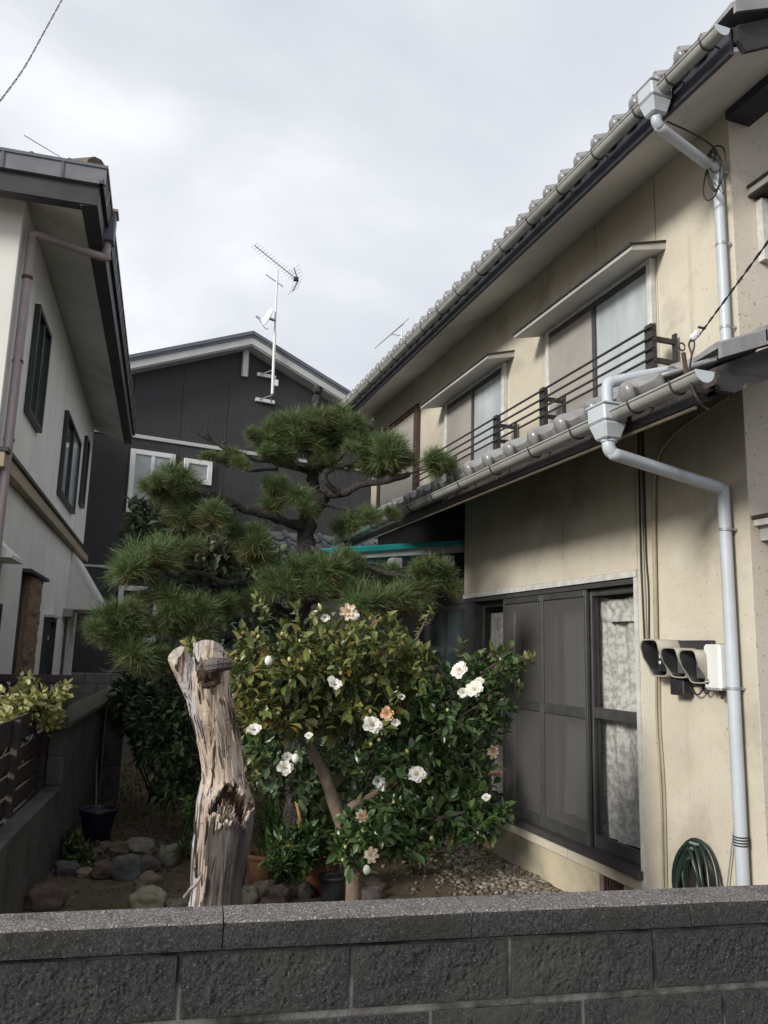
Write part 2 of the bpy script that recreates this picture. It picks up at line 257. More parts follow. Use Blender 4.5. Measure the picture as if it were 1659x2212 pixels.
def thing(name, label, cat, loc=(0, 0, 0), rotz=0.0, group=None):
    o = bpy.data.objects.new(name, None); C.objects.link(o); o.location = loc; o.rotation_euler = (0, 0, rotz); o.empty_display_size = 0.2
    o['label'] = label; o['category'] = cat
    if group: o['group'] = group
    WM[o.name] = Matrix.Translation(Vector(loc)) @ Matrix.Rotation(rotz, 4, 'Z'); return o
def tag(o, label, cat, group=None):
    o['label'] = label; o['category'] = cat
    if group: o['group'] = group
    return o
def struct(o): o['kind'] = 'structure'; return o
def inst(src, name, mw, parent):                # another object that shares src's mesh, placed by world matrix
    o = src.copy(); o.name = name; C.objects.link(o); o.parent = parent; m = WM[parent.name].inverted() @ mw
    o.matrix_local = m; WM[o.name] = mw; return o
def proto(name, me_v, me_f, mat, smooth=True):
    me = bpy.data.meshes.new(name); me.from_pydata([tuple(p) for p in me_v], [], me_f); me.polygons.foreach_set('use_smooth', [smooth]*len(me_f)); me.materials.append(mat); me.update(); return me
def place(me, name, mw, parent):
    o = bpy.data.objects.new(name, me); C.objects.link(o); o.parent = parent; o.matrix_local = WM[parent.name].inverted() @ mw; WM[o.name] = mw; return o
def basis(o, x, y, z): return Matrix(((x.x, y.x, z.x, o.x), (x.y, y.y, z.y, o.y), (x.z, y.z, z.z, o.z), (0, 0, 0, 1)))
def arc(p, q, sag=0.0, n=12):
    p = Vector(p); q = Vector(q); return [p.lerp(q, i/n) - Vector((0, 0, sag*4*(i/n)*(1-i/n))) for i in range(n+1)]
def smooth_path(pts, sub=6):                    # Catmull-Rom
    P = [Vector(p) for p in pts]; P = [P[0]*2-P[1]] + P + [P[-1]*2-P[-2]]; out = []
    for i in range(1, len(P)-2):
        a, b, c, d = P[i-1:i+3]
        for k in range(sub):
            t = k/sub; out.append(0.5*((2*b) + (c-a)*t + (2*a-5*b+4*c-d)*t*t + (3*b-a-3*c+d)*t**3))
    out.append(P[-2]); return out
def lerp_list(a, b, n): return [a+(b-a)*i/(n-1) for i in range(n)]

# ------------------------------------------------------------------ ground
struct(MB().add([(-150, -60, -0.03), (150, -60, -0.03), (150, 300, -0.03), (-150, 300, -0.03)], [(0, 1, 2, 3)]).build('ground', GROUND))
def soil_h(x, y):
    d = min(1.0, max(0.0, (3.2-x)/0.4))
    return 0.035*d*mnoise.fractal(Vector((x*1.3, y*1.3, 0)), 1.0, 2.0, 4) + 0.012*mnoise.noise(Vector((x*9, y*9, 3)))
gx = np.linspace(-2.2, 3.9, 110); gy = np.linspace(2.16, 14.5, 200)
vs = [(x, y, soil_h(x, y)) for y in gy for x in gx]; n = len(gx)
struct(MB().add(vs, [(j*n+i, j*n+i+1, (j+1)*n+i+1, (j+1)*n+i) for j in range(len(gy)-1) for i in range(n-1)], True).build('garden_soil', SOIL))

# ------------------------------------------------------------------ cream house on the right
XW, YF, YB = 3.273, 3.42, 10.3                  # side wall plane, front corner, rear end
house = thing('cream_house', 'cream stuccoed two storey house with grey tiled roofs and white downpipes', 'house', (XW+2, 6.8, 0))
def panel(y0, y1, z0, z1, x=XW, t=0.03, mat=STUCCO, name='wall_panel', par=house):
    g = 0.004
    return MB().box((x, y0+g, z0), (x+t, y1-g, z1)).build(name, mat, par, bevel=0.003)
up_seams = [YF, 4.12, 4.82, 5.52, 6.27, 7.02, 7.77, 8.52, 9.27, YB]
for a, b in zip(up_seams[:-1], up_seams[1:]): panel(a, b, 3.30, 5.07)
lo_seams = [YF, 4.42, 5.33, 6.26, 7.17]
panel(YF, 4.42, 0.27, 3.30)
for a, b in zip(lo_seams[1:-1], lo_seams[2:]):
    panel(a, b, 2.285, 3.30); panel(a, b, 0.265, 0.375)
MB().box((XW+0.032, YF+0.02, 3.28), (XW+0.2, YB, 5.06)).build('wall_core', DARKIN, house)
MB().box((XW+0.034, YF+0.02, 0.285), (XW+0.2, 4.41, 3.28)).box((XW+0.034, 4.41, 2.30), (XW+0.2, 7.16, 3.28)).build('wall_core', DARKIN, house)
MB().box((XW+0.05, YF+0.03, 0), (XW+0.25, 4.72, 0.282)).box((XW+0.05, 5.0, 0), (XW+0.25, 7.3, 0.28)).build('foundation', FOUND, house)
vent = MB().box((XW+0.09, 4.72, 0.0), (XW+0.24, 5.0, 0.27)).build('floor_vent', IRON, house)
for k in range(8): MB().box((XW+0.075, 4.735+k*0.034, 0.02), (XW+0.088, 4.75+k*0.034, 0.26)).build('vent_bar', IRON, vent)
# dark recessed glazed bay beyond the panelled wall
MB().box((XW+0.12, 7.18, 2.22), (XW+0.25, YB, 3.28)).build('timber_wall', DARKWOOD, house)
MB().box((XW+0.12, 7.18, 0), (XW+0.25, YB, 0.4)).build('timber_wall', DARKWOOD, house)
for k in range(4):
    y = 7.2+k*0.78
    f = MB().box((XW+0.13, y, 0.4), (XW+0.17, y+0.045, 2.22)).box((XW+0.13, y+0.735, 0.4), (XW+0.17, y+0.78, 2.22)).box((XW+0.13, y+0.045, 0.4), (XW+0.17, y+0.735, 0.5)).box((XW+0.13, y+0.045, 2.15), (XW+0.17, y+0.735, 2.22)).build('glass_door', BRONZE, house)
    MB().box((XW+0.145, y+0.045, 0.5), (XW+0.152, y+0.735, 2.15)).build('pane', PANE_D, f)
# front gable wall
MB().add([(XW+0.001, YF, 0), (9.5, YF, 0), (9.5, YF, 5.06), (6.6, YF, 6.6), (XW+0.001, YF, 5.06), (XW+0.001, YF+0.15, 0), (9.5, YF+0.15, 0), (9.5, YF+0.15, 5.06), (6.6, YF+0.15, 6.6), (XW+0.001, YF+0.15, 5.06)],
         [(0, 1, 2, 3, 4), (9, 8, 7, 6, 5), (0, 5, 6, 1), (1, 6, 7, 2), (2, 7, 8, 3), (3, 8, 9, 4), (4, 9, 5, 0)]).build('gable_wall', STUCCO2, house)
MB().box((9.3, YF+0.16, 0), (9.5, YB, 5.06)).box((XW+0.21, YB-0.1, 0), (9.3, YB+0.05, 5.06)).build('rear_wall', STUCCO2, house)
# room behind the big window
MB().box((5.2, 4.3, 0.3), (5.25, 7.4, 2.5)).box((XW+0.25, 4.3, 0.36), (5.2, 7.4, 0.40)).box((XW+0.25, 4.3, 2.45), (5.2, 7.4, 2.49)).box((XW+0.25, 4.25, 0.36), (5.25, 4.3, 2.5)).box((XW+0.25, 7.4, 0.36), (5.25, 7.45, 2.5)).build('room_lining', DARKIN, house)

# big sliding window of the ground floor
WY0, WY1, WZ0, WZ1 = 4.425, 7.165, 0.40, 2.24
big = MB().box((XW-0.012, WY0, WZ1), (XW+0.035, WY1, WZ1+0.043)).build('sliding_window', ALU, house)
MB().box((XW-0.010, WY0-0.012, 0.30), (XW+0.033, WY0+0.028, WZ1-0.003)).build('jamb_trim', ALU, big)
MB().box((XW-0.055, WY0+0.005, WZ0-0.045), (XW+0.12, WY1, WZ0)).build('sill', BRONZE, big)
MB().box((XW+0.005, WY0+0.03, WZ1-0.04), (XW+0.13, WY1, WZ1-0.002)).build('head_rail', BRONZE, big)
def sash(y0, y1, x, mat, pane_mat, mid, st=0.045, name='sash'):
    b = MB(); z0, z1 = WZ0+0.002, WZ1-0.042; t = 0.03
    b.box((x, y0, z0), (x+t, y0+st, z1)).box((x, y1-st, z0), (x+t, y1, z1))
    b.box((x, y0+st, z0), (x+t, y1-st, z0+0.085)).box((x, y0+st, z1-0.05), (x+t, y1-st, z1))
    if mid: b.box((x, y0+st, mid), (x+t, y1-st, mid+0.075))
    f = b.build(name, mat, big, bevel=0.003)
    zz = [(z0+0.085, mid or z1-0.05)] + ([(mid+0.075, z1-0.05)] if mid else [])
    return f, [( y0+st, y1-st, a, c) for a, c in zz]
def pane_in(f, rects, x, mat, name='pane', t=0.004):
    for y0, y1, z0, z1 in rects: MB().box((x, y0, z0), (x+t, y1, z1)).build(name, mat, f)
for i, (a, b) in enumerate(((4.455, 5.09), (5.05, 5.72), (5.70, 6.40), (6.36, 6.95))):
    f, rc = sash(a, b, XW+0.055 + 0.034*(i % 2), BRONZE, GLASS, 1.28 if i in (0, 3) else 0)
    pane_in(f, rc, XW+0.07+0.034*(i % 2), GLASS)
for a, b in ((5.06, 5.70), (5.705, 6.37)):
    f, rc = sash(a, b, XW+0.015, BRONZE, SCREEN, 1.27, st=0.024, name='screen_frame'); rc2 = [(r[0], r[1], r[2]-0.04, r[3]+0.02) for r in rc]
    pane_in(f, [(r[0], r[1], r[2], r[3]) for r in rc], XW+0.028, SCREEN, 'screen_mesh', 0.002)
MB().box((XW+0.01, 6.955, WZ0), (XW+0.12, 7.16, WZ1-0.043)).build('corner_post', BRONZE, big)
MB().box((XW+0.045, 4.457, 1.28), (XW+0.054, 4.485, 1.36)).build('latch', PORCELAIN, big)
def curtain(y0, y1, z0, z1, x, mat, name='curtain', swag=0.0, amp=0.025, fr=26):
    nu, nv = 60, 18; vs = []
    for j in range(nv+1):
        for i in range(nu+1):
            u = i/nu; v = j/nv; y = y0+(y1-y0)*u
            zt = z1 - swag*4*u*(1-u)*(1-v*0)
            # gathers widen towards the hem
            vs.append((x+amp*(0.5+0.7*(1-v))*math.sin(u*fr+0.8*mnoise.noise(Vector((u*4, v*1.5, y0)))*3)+0.02*mnoise.noise(Vector((u*3, v*2, 7))), y+0.03*(1-v)*mnoise.noise(Vector((v*2, 3+y0, u))), z0+(zt-z0)*v))
    n = nu+1
    return MB().add(vs, [(j*n+i, j*n+i+1, (j+1)*n+i+1, (j+1)*n+i) for j in range(nv) for i in range(nu)], True).build(name, mat, big)
curtain(4.50, 5.20, 1.30, 2.12, XW+0.17, LACE, fr=34); curtain(4.50, 5.17, 0.45, 1.32, XW+0.19, LACE, fr=18)
curtain(6.45, 7.14, 0.48, 2.10, XW+0.19, LACE)
curtain(5.95, 6.42, 0.5, 2.12, XW+0.24, BROWN_C); curtain(5.24, 5.9, 0.5, 2.14, XW+0.24, LACE2)
curtain(4.48, 5.18, 1.96, 2.19, XW+0.145, LACE, 'valance', swag=0.07, fr=10)

# upper windows: two panes each, with a hood
def upper_window(y0, y1, z0, z1, hy0, hy1):
    f = MB().box((XW-0.045, y0, z0), (XW-0.002, y0+0.045, z1)).box((XW-0.045, y1-0.045, z0), (XW-0.002, y1, z1)).box((XW-0.045, y0+0.045, z0), (XW-0.002, y1-0.045, z0+0.045)).box((XW-0.045, y0+0.045, z1-0.03), (XW-0.002, y1-0.045, z1)).build('window', ALU, house, bevel=0.002)
    ym = (y0+y1)/2 + 0.0
    MB().box((XW-0.038, ym-0.02, z0+0.046), (XW-0.006, ym+0.02, z1-0.031)).build('meeting_stile', BRONZE, f)
    MB().box((XW-0.022, y0+0.046, z0+0.046), (XW-0.010, ym-0.021, z1-0.031)).build('pane', FROST_W, f)
    MB().box((XW-0.030, ym+0.021, z0+0.046), (XW-0.018, y1-0.046, z1-0.031)).build('screen', FROST_D, f)
    MB().box((XW-0.036, y0+0.046, z1-0.075), (XW-0.004, y1-0.046, z1-0.031)).build('head_rail', BRONZE, f)
    MB().prism([(XW-0.002, hy0, z1+0.06), (XW-0.27, hy0, z1-0.015), (XW-0.27, hy0, z1-0.045), (XW-0.25, hy0, z1-0.045), (XW-0.002, hy0, z1+0.012)], (0, hy1-hy0, 0)).build('hood', HOOD, f)
    MB().box((XW-0.285, hy0-0.01, z1-0.018), (XW-0.27, hy1+0.01, z1+0.0)).prism([(XW-0.003, hy0-0.01, z1+0.063), (XW-0.275, hy0-0.01, z1-0.012), (XW-0.275, hy0-0.01, z1-0.002), (XW-0.003, hy0-0.01, z1+0.073)], (0, hy1-hy0+0.02, 0)).build('hood_cap', BLACKM, f)
upper_window(4.13, 5.50, 3.36, 4.37, 4.02, 5.62); upper_window(6.25, 7.62, 3.36, 4.37, 6.12, 7.76)
f = MB().box((XW-0.05, 8.44, 3.4), (XW-0.002, 8.55, 4.62)).box((XW-0.05, 9.8, 3.4), (XW-0.002, 9.9, 4.62)).box((XW-0.05, 8.55, 4.56), (XW-0.002, 9.8, 4.62)).build('window', IRON, house)
MB().box((XW-0.03, 8.55, 3.4), (XW-0.006, 9.8, 4.56)).build('shutter', FROST_D, f)

# window railing: four bars on brackets
rail = MB().box((XW-0.24, 3.89, 3.47), (XW-0.20, 3.955, 3.77)).build('railing', BLACKM, house)
for y in (5.20, 6.0, 7.3): MB().box((XW-0.24, y, 3.47), (XW-0.20, y+0.065, 3.77)).build('post', BLACKM, rail)
for y in (3.89, 5.20, 6.0, 7.3):
    MB().box((XW-0.199, y+0.02, 3.67), (XW-0.046, y+0.045, 3.70)).box((XW-0.199, y+0.02, 3.53), (XW-0.046, y+0.045, 3.56)).box((XW-0.045, y+0.015, 3.44), (XW-0.03, y+0.05, 3.74)).build('bracket', BLACKM, rail)
for z in (3.535, 3.60, 3.67, 3.74): MB().tube([(XW-0.25, 3.84, z), (XW-0.25, 8.0, z)], 0.009, 8).build('bar', BLACKM, rail)

# --- roofs
def tile_mesh(w, length, mat, eave=True):
    """curved pan-and-roll tile: x across, y up the slope, z out of the roof"""
    prof = []
    for i in range(15):
        u = i/14
        z = 0.047*math.sin(math.pi*min(1, u/0.36)) if u < 0.36 else -0.022*math.sin(math.pi*(u-0.36)/0.64)
        prof.append((u*w*1.02, z))
    t = 0.018; vs = []; n = len(prof)
    for y, dz in ((0, 0.022), (length, 0.0)):
        for xx, z in prof: vs.append((xx, y, z+dz+t))
        for xx, z in prof: vs.append((xx, y, z+dz))
    fs = []
    for i in range(n-1):
        fs += [(i, i+1, 2*n+i+1, 2*n+i), (n+i+1, n+i, 3*n+i, 3*n+i+1), (i+1, i, n+i, n+i+1)]
    fs += [(0, 2*n, 3*n, n), (n-1, 2*n-1, 4*n-1, 3*n-1)]
    if eave:
        # hanging lip under the pan: three facets
        o = len(vs); xs = [0.36*w, 0.50*w, 0.84*w, 1.0*w]; top = [0.018, 0.004, 0.004, 0.018]; bot = [0.000, -0.055, -0.060, -0.02]
        for y in (-0.012, 0.006):
            for k in range(4): vs += [(xs[k], y, top[k]+0.022), (xs[k], y, bot[k])]
        for k in range(3):
            a = o+2*k; fs += [(a, a+1, a+3, a+2), (a+8, a+10, a+11, a+9), (a+1, a+9, a+11, a+3)]
        fs += [(o, o+8, o+9, o+1), (o+6, o+7, o+15, o+14)]
        # round end disc on the roll
        o = len(vs); cx, cz, r = 0.17*w, 0.022, 0.062 if w > 0.25 else 0.050
        rings = [(0.0, -0.040), (0.55, -0.036), (0.88, -0.024), (1.0, -0.006), (1.0, 0.02), (0.8, 0.03)]
        for q, yy in rings:
            for k in range(14): a = 2*math.pi*k/14; vs.append((cx+r*0.86*q*math.cos(a), yy, cz+r*q*math.sin(a)))
        fs += [(o+i*14+k, o+i*14+(k+1) % 14, o+(i+1)*14+(k+1) % 14, o+(i+1)*14+k) for i in range(len(rings)-1) for k in range(14)]
    return proto('roof_tile', vs, fs, mat)
def roof_rows(xe, ze, slope, y0, y1, pitch, rows, course, mat, par, first_eave=True):
    a = math.atan(slope); up = Vector((math.cos(a), 0, math.sin(a))); nz = Vector((-math.sin(a), 0, math.cos(a))); across = Vector((0, -1, 0))
    et = tile_mesh(pitch, course*1.12, mat, True); tt = tile_mesh(pitch, course*1.12, mat, False); k = int((y1-y0)/pitch)
    for r in range(rows):
        for i in range(k):
            o = Vector((xe, y1-i*pitch, ze)) + up*(course*r) + nz*(0.0)
            place(et if r == 0 and first_eave else tt, 'roof_tile', basis(o, across, up, nz), par)
# upper roof
UX, UZ, US = 2.70, 4.915, 0.50                  # eave line of the tiles
Y0U, Y1U = 2.78, 10.55
RX = 6.6; RZ = UZ + (RX-UX)*US
main_roof = MB().prism([(UX+0.06, Y0U+0.05, UZ-0.01), (RX, Y0U+0.05, RZ-0.04), (10.4, Y0U+0.05, UZ-0.01), (10.4, Y0U+0.05, UZ-0.09), (RX, Y0U+0.05, RZ-0.15), (UX+0.06, Y0U+0.05, UZ-0.09)], (0, Y1U-Y0U-0.1, 0)).build('roof', DARKWOOD, house)
roof_rows(UX, UZ, US, Y0U+0.14, Y1U, 0.2, 2, 0.24, TILE, main_roof)
# the courses higher up, not to be told apart from the street
vs = []; fs = []; cols = [Y0U+0.14+i*0.2 for i in range(int((Y1U-Y0U)/0.2))]
a = math.atan(US); up = Vector((math.cos(a), 0, math.sin(a)))
b = MB()
for r in range(2, 18):
    p0 = Vector((UX, 0, UZ+0.045)) + up*(0.24*r); p1 = p0 + up*0.25 - Vector((0, 0, 0.02))
    ring = []
    for i in range(len(cols)*4+1):
        y = Y0U+0.14+i*0.05; ring.append((y, 0.03*abs(math.sin(i*math.pi/4))))
    va = [(p0.x, y, p0.z+dz) for y, dz in ring]; vb = [(p1.x, y, p1.z+dz-0.01) for y, dz in ring]; m = len(ring)
    b.add(va+vb, [(i, m+i, m+i+1, i+1) for i in range(m-1)])
for r in range(17):
    p0 = Vector((10.4-(UX-UX), 0, UZ+0.045)); q0 = Vector((10.4-0.215*r*1.0, 0, UZ+0.045+0.1075*r)); q1 = Vector((10.4-0.215*(r+1), 0, UZ+0.035+0.1075*(r+1)))
    b.add([(q0.x, Y0U, q0.z), (q0.x, Y1U, q0.z), (q1.x, Y1U, q1.z), (q1.x, Y0U, q1.z)], [(0, 1, 2, 3)])
b.tube([(RX, Y0U, RZ+0.05), (RX, Y1U, RZ+0.05)], 0.12, 10).build('upper_tile_courses', TILE, main_roof, kind='stuff')
def verge(xe, ze, slope, y, count, length, mat, par, h=0.045):
    a = math.atan(slope)
    for r in range(count):
        p = Vector((xe, y, ze)) + Vector((math.cos(a), 0, math.sin(a)))*(r*length); q = p + Vector((math.cos(a), 0, math.sin(a)))*(length*1.04)
        lift = Vector((0, 0, 0.03))
        # top flange and hanging side
        P = [p+lift, q+lift*0.4]
        v = []
        for s in P:
            v += [s+Vector((0, 0.17, 0.008)), s+Vector((0, 0.02, 0.032)), s+Vector((0, -0.012, 0.02)), s+Vector((0, -0.012, -h)), s+Vector((0, 0.006, -h)), s+Vector((0, 0.006, 0.0)), s+Vector((0, 0.17, -0.012))]
        fs = [(i, (i+1) % 7, 7+(i+1) % 7, 7+i) for i in range(7)] + [tuple(range(7))[::-1], tuple(range(7, 14))]
        MB().add(v, fs).build('verge_tile', mat, par)
verge(UX+0.02, UZ+0.02, US, Y0U-0.02, 9, 0.27, TILE, main_roof)
MB().prism([(UX+0.075, Y0U+0.02, UZ-0.095), (UX+0.075, Y0U+0.02, UZ-0.012), (RX, Y0U+0.02, RZ-0.05), (RX, Y0U+0.02, RZ-0.18), (UX+0.12, Y0U+0.02, UZ-0.15)], (0, 0.028, 0)).build('barge_board', BARGE, main_roof)
MB().box((UX+0.045, Y0U+0.05, UZ-0.165), (UX+0.07, Y1U, UZ-0.015)).build('fascia', FASCIA, main_roof)
sl = 0.42
MB().prism([(UX+0.071, Y0U+0.05, UZ-0.145), (XW+0.03, Y0U+0.05, UZ-0.145+sl*(XW-UX-0.04)), (XW+0.03, Y0U+0.05, UZ-0.12+sl*(XW-UX-0.04)), (UX+0.071, Y0U+0.05, UZ-0.12)], (0, Y1U-Y0U-0.1, 0)).build('soffit', SOFFIT, main_roof)
MB().prism([(XW+0.031, Y0U+0.05, 5.10), (6.6, Y0U+0.05, 6.68), (6.6, Y0U+0.05, 6.71), (XW+0.031, Y0U+0.05, 5.13)], (0, YF-Y0U-0.06, 0)).build('verge_soffit', SOFFIT, main_roof)
MB().box((XW-0.02, Y0U+0.06, 4.915), (XW+0.16, YF-0.002, 5.085)).build('purlin_end', FASCIA, main_roof)
MB().box((XW-0.014, YF, 5.045), (XW-0.001, YB, 5.075)).build('wall_trim', FASCIA, house)
def half_gutter(x, z, y0, y1, r, mat, par, name='gutter'):
    n = 10; vs = []
    for y in (y0, y1):
        for rr in (r, r-0.005):
            for k in range(n+1): t = math.pi + math.pi*k/n; vs.append((x+rr*math.cos(t), y, z+rr*math.sin(t)))
    m = n+1; fs = []
    for k in range(n): fs += [(k, k+1, 2*m+k+1, 2*m+k), (m+k+1, m+k, 3*m+k, 3*m+k+1)]
    fs += [(0, 2*m, 3*m, m), (n, m+n, 3*m+n, 2*m+n)]
    b = MB().add(vs, fs, True)
    g = b.build(name, mat, par)
    b = MB()
    b.tube([(x-r, y0, z), (x-r, y1, z)], 0.007, 8).build('gutter_bead', mat, g)
    for yy, nm in ((y0-0.004, 'end_cap'), (y1, 'end_cap')):
        MB().prism([(x-r*1.1, yy, z+0.006)] + [(x+(r+0.004)*math.cos(math.pi+math.pi*k/n), yy, z+(r+0.004)*math.sin(math.pi+math.pi*k/n)) for k in range(n+1)] + [(x+r*1.1, yy, z+0.006)], (0, 0.004, 0)).build(nm, PIPE, g)
    return g
def gutter_brackets(g, x, z, r, ys, xf):
    for y in ys:
        pts = [(x-r-0.008, y, z+0.012)] + [(x+(r+0.005)*math.cos(math.pi+math.pi*k/8), y, z+(r+0.005)*math.sin(math.pi+math.pi*k/8)) for k in range(9)] + [(xf, y, z-0.01)]
        MB().tube(pts, 0.0055, 6).build('gutter_bracket', BLACKM, g)
GUX, GUZ = 2.665, 4.845
gu = half_gutter(GUX, GUZ, 2.79, Y1U, 0.041, GUTTER, house)
gutter_brackets(gu, GUX, GUZ, 0.041, [2.90, 3.17]+[3.46+0.42*k for k in range(17)], UX+0.05)
# lower roof over the ground floor
LX, LZ, LS = 2.40, 3.01, 0.46
Y0L, Y1L = 2.66, 8.7
PX = 3.9
pent = MB().prism([(LX+0.05, Y0L+0.05, LZ-0.02), (XW+0.02, Y0L+0.05, LZ-0.02+LS*(XW-LX-0.03)), (XW+0.02, Y0L+0.05, LZ-0.10+LS*(XW-LX-0.03)), (LX+0.05, Y0L+0.05, LZ-0.10)], (0, Y1L-Y0L-0.05, 0)).build('lower_roof', DARKWOOD, house)
MB().prism([(XW+0.02, Y0L+0.05, LZ-0.02+LS*(XW-LX-0.03)), (PX, Y0L+0.05, LZ-0.02+LS*(PX-LX-0.05)), (PX, Y0L+0.05, LZ-0.10+LS*(PX-LX-0.05)), (XW+0.02, Y0L+0.05, LZ-0.10+LS*(XW-LX-0.03))], (0, YF-Y0L-0.06, 0)).build('porch_deck', DARKWOOD, pent)
roof_rows(LX, LZ, LS, Y0L+0.20, Y1L, 0.317, 3, 0.31, TILE, pent)
verge(LX+0.03, LZ+0.02, LS, Y0L-0.0, 6, 0.28, TILE, pent, h=0.05)
MB().prism([(LX+0.06, Y0L+0.04, LZ-0.13), (LX+0.06, Y0L+0.04, LZ-0.04), (PX, Y0L+0.04, LZ-0.04+LS*(PX-LX-0.06)), (PX, Y0L+0.04, LZ-0.155+LS*(PX-LX-0.06)), (LX+0.14, Y0L+0.04, LZ-0.13)], (0, 0.03, 0)).build('barge_board', BARGE, pent)
MB().box((LX+0.05, Y0L+0.13, LZ-0.15), (LX+0.075, Y1L, LZ-0.03)).build('fascia', DARKWOOD, pent)
MB().prism([(LX+0.08, Y0L+0.14, LZ-0.150), (XW-0.002, Y0L+0.14, 3.235), (XW-0.002, Y0L+0.14, 3.255), (LX+0.08, Y0L+0.14, LZ-0.13)], (0, Y1L-Y0L-0.2, 0)).build('soffit', DARKWOOD, pent)
MB().tube([(LX+0.062, Y0L+0.2, LZ-0.162), (LX+0.062, Y1L, LZ-0.162)], 0.009, 6).build('eave_cable', CONDUIT, pent)
GLX, GLZ = 2.345, 2.935
gl = half_gutter(GLX, GLZ, 2.66, Y1L, 0.045, GUTTER, house)
gutter_brackets(gl, GLX, GLZ, 0.045, [2.83, 3.14, 3.66]+[4.12+0.52*k for k in range(9)], LX+0.06)
# hoppers and downpipes
def frustum(c, w0, d0, w1, d1, h, mat, name, par, bevel=0.01):
    x, y, z = c
    v = [(x-d1/2, y-w1/2, z-h), (x+d1/2, y-w1/2, z-h), (x+d1/2, y+w1/2, z-h), (x-d1/2, y+w1/2, z-h), (x-d0/2, y-w0/2, z), (x+d0/2, y-w0/2, z), (x+d0/2, y+w0/2, z), (x-d0/2, y+w0/2, z)]
    return MB().add(v, [(0, 3, 2, 1), (4, 5, 6, 7), (0, 1, 5, 4), (1, 2, 6, 5), (2, 3, 7, 6), (3, 0, 4, 7)]).build(name, mat, par, bevel=bevel)
def hopper(y, x, z, par, w=0.15):
    h = frustum((x, y, z+0.055), w, 0.15, w, 0.14, 0.09, PIPE, 'rain_hopper', par)
    frustum((x, y, z-0.037), w-0.002, 0.138, w*0.62, 0.09, 0.085, PIPE, 'hopper_base', h)
    MB().box((x-0.08, y-w/2-0.008, z+0.05), (x+0.08, y+w/2+0.008, z+0.062)).build('hopper_rim', PIPE, h, bevel=0.004)
    return h
h1 = hopper(3.31, GUX-0.005, GUZ-0.02, house, 0.13)
PXP = XW-0.055
dp = MB().tube(smooth_path([(GUX, 3.31, GUZ-0.12), (GUX, 3.31, GUZ-0.17), (GUX+0.03, 3.318, GUZ-0.20)], 6)[:-1] + smooth_path([(GUX+0.03, 3.318, GUZ-0.20), (GUX+0.06, 3.325, GUZ-0.205), (PXP-0.06, 3.45, GUZ-0.245), (PXP-0.02, 3.46, GUZ-0.255), (PXP, 3.465, GUZ-0.285), (PXP, 3.465, GUZ-0.33), (PXP, 3.465, 3.44)], 5), 0.030, 12).build('downpipe', PIPE, house)
def band(y, z, r=0.033): MB().tube([(PXP, y, z-0.008), (PXP, y, z+0.008)], r, 12).box((PXP+0.03, y-0.03, z-0.007), (XW-0.001, y-0.022, z+0.007)).build('pipe_band', METALG, dp)
for z in (4.58, 4.12, 3.60): band(3.465, z)
MB().tube(smooth_path([(PXP, 3.465, 3.50), (PXP, 3.465, 3.43), (PXP-0.06, 3.47, 3.385), (GLX+0.2, 3.375, 3.18), (GLX+0.05, 3.37, 3.13), (GLX, 3.37, 3.10), (GLX, 3.37, 2.97)], 6), 0.030, 12).build('roof_pipe', PIPE, house)
h2 = hopper(3.37, GLX-0.005, GLZ-0.01, house, 0.155)
dp = MB().tube(smooth_path([(GLX, 3.37, GLZ-0.11), (GLX, 3.37, GLZ-0.17), (GLX+0.03, 3.37, GLZ-0.20), (GLX+0.09, 3.375, GLZ-0.208), (PXP-0.09, 3.53, GLZ-0.262), (PXP-0.03, 3.545, GLZ-0.27), (PXP, 3.545, GLZ-0.305), (PXP, 3.545, GLZ-0.37), (PXP, 3.54, 1.5), (PXP, 3.54, 0.45), (PXP, 3.54, 0.02)], 6), 0.034, 14).build('downpipe', PIPE, house)
for z in (2.43, 1.56): band(3.54, z, 0.0375)
MB().tube([(GLX, 3.37, GLZ-0.10), (GLX, 3.37, GLZ-0.14)], 0.042, 14).build('pipe_socket', PIPE, dp)
for k in range(4): MB().tube([(PXP+0.036*math.cos(t*math.pi/6), 3.54+0.036*math.sin(t*math.pi/6), 0.80-0.014*k) for t in range(13)], 0.004, 5, cap=False).build('wire_tie', BLACKM, dp)
# conduit and cables on the side wall
MB().tube(smooth_path([(XW-0.02, 3.50, 3.20), (XW-0.02, 3.85, 3.14), (XW-0.02, 4.08, 3.05), (XW-0.02, 4.17, 2.92), (XW-0.02, 4.20, 2.7), (XW-0.02, 4.22, 1.83)], 6), 0.014, 8).build('conduit', CONDUIT, house)
for k, y in enumerate((4.31, 4.335, 4.355)):
    MB().tube(smooth_path([(XW-0.008, y, 3.22), (XW-0.01, y+0.005*k, 2.4), (XW-0.008, y-0.012+0.01*k, 2.15), (XW-0.008, y, 1.8)], 5), 0.006, 6).build('wall_cable', CABLE if k != 1 else CONDUIT, house)
for k, y in enumerate((4.215, 4.245)): MB().tube(smooth_path([(XW-0.01, y, 1.62), (XW-0.008, y+0.01, 1.3), (XW-0.008, y-0.01, 0.9), (XW-0.008, y, 0.28)], 5), 0.008, 6).build('wall_cable', CONDUIT, house)
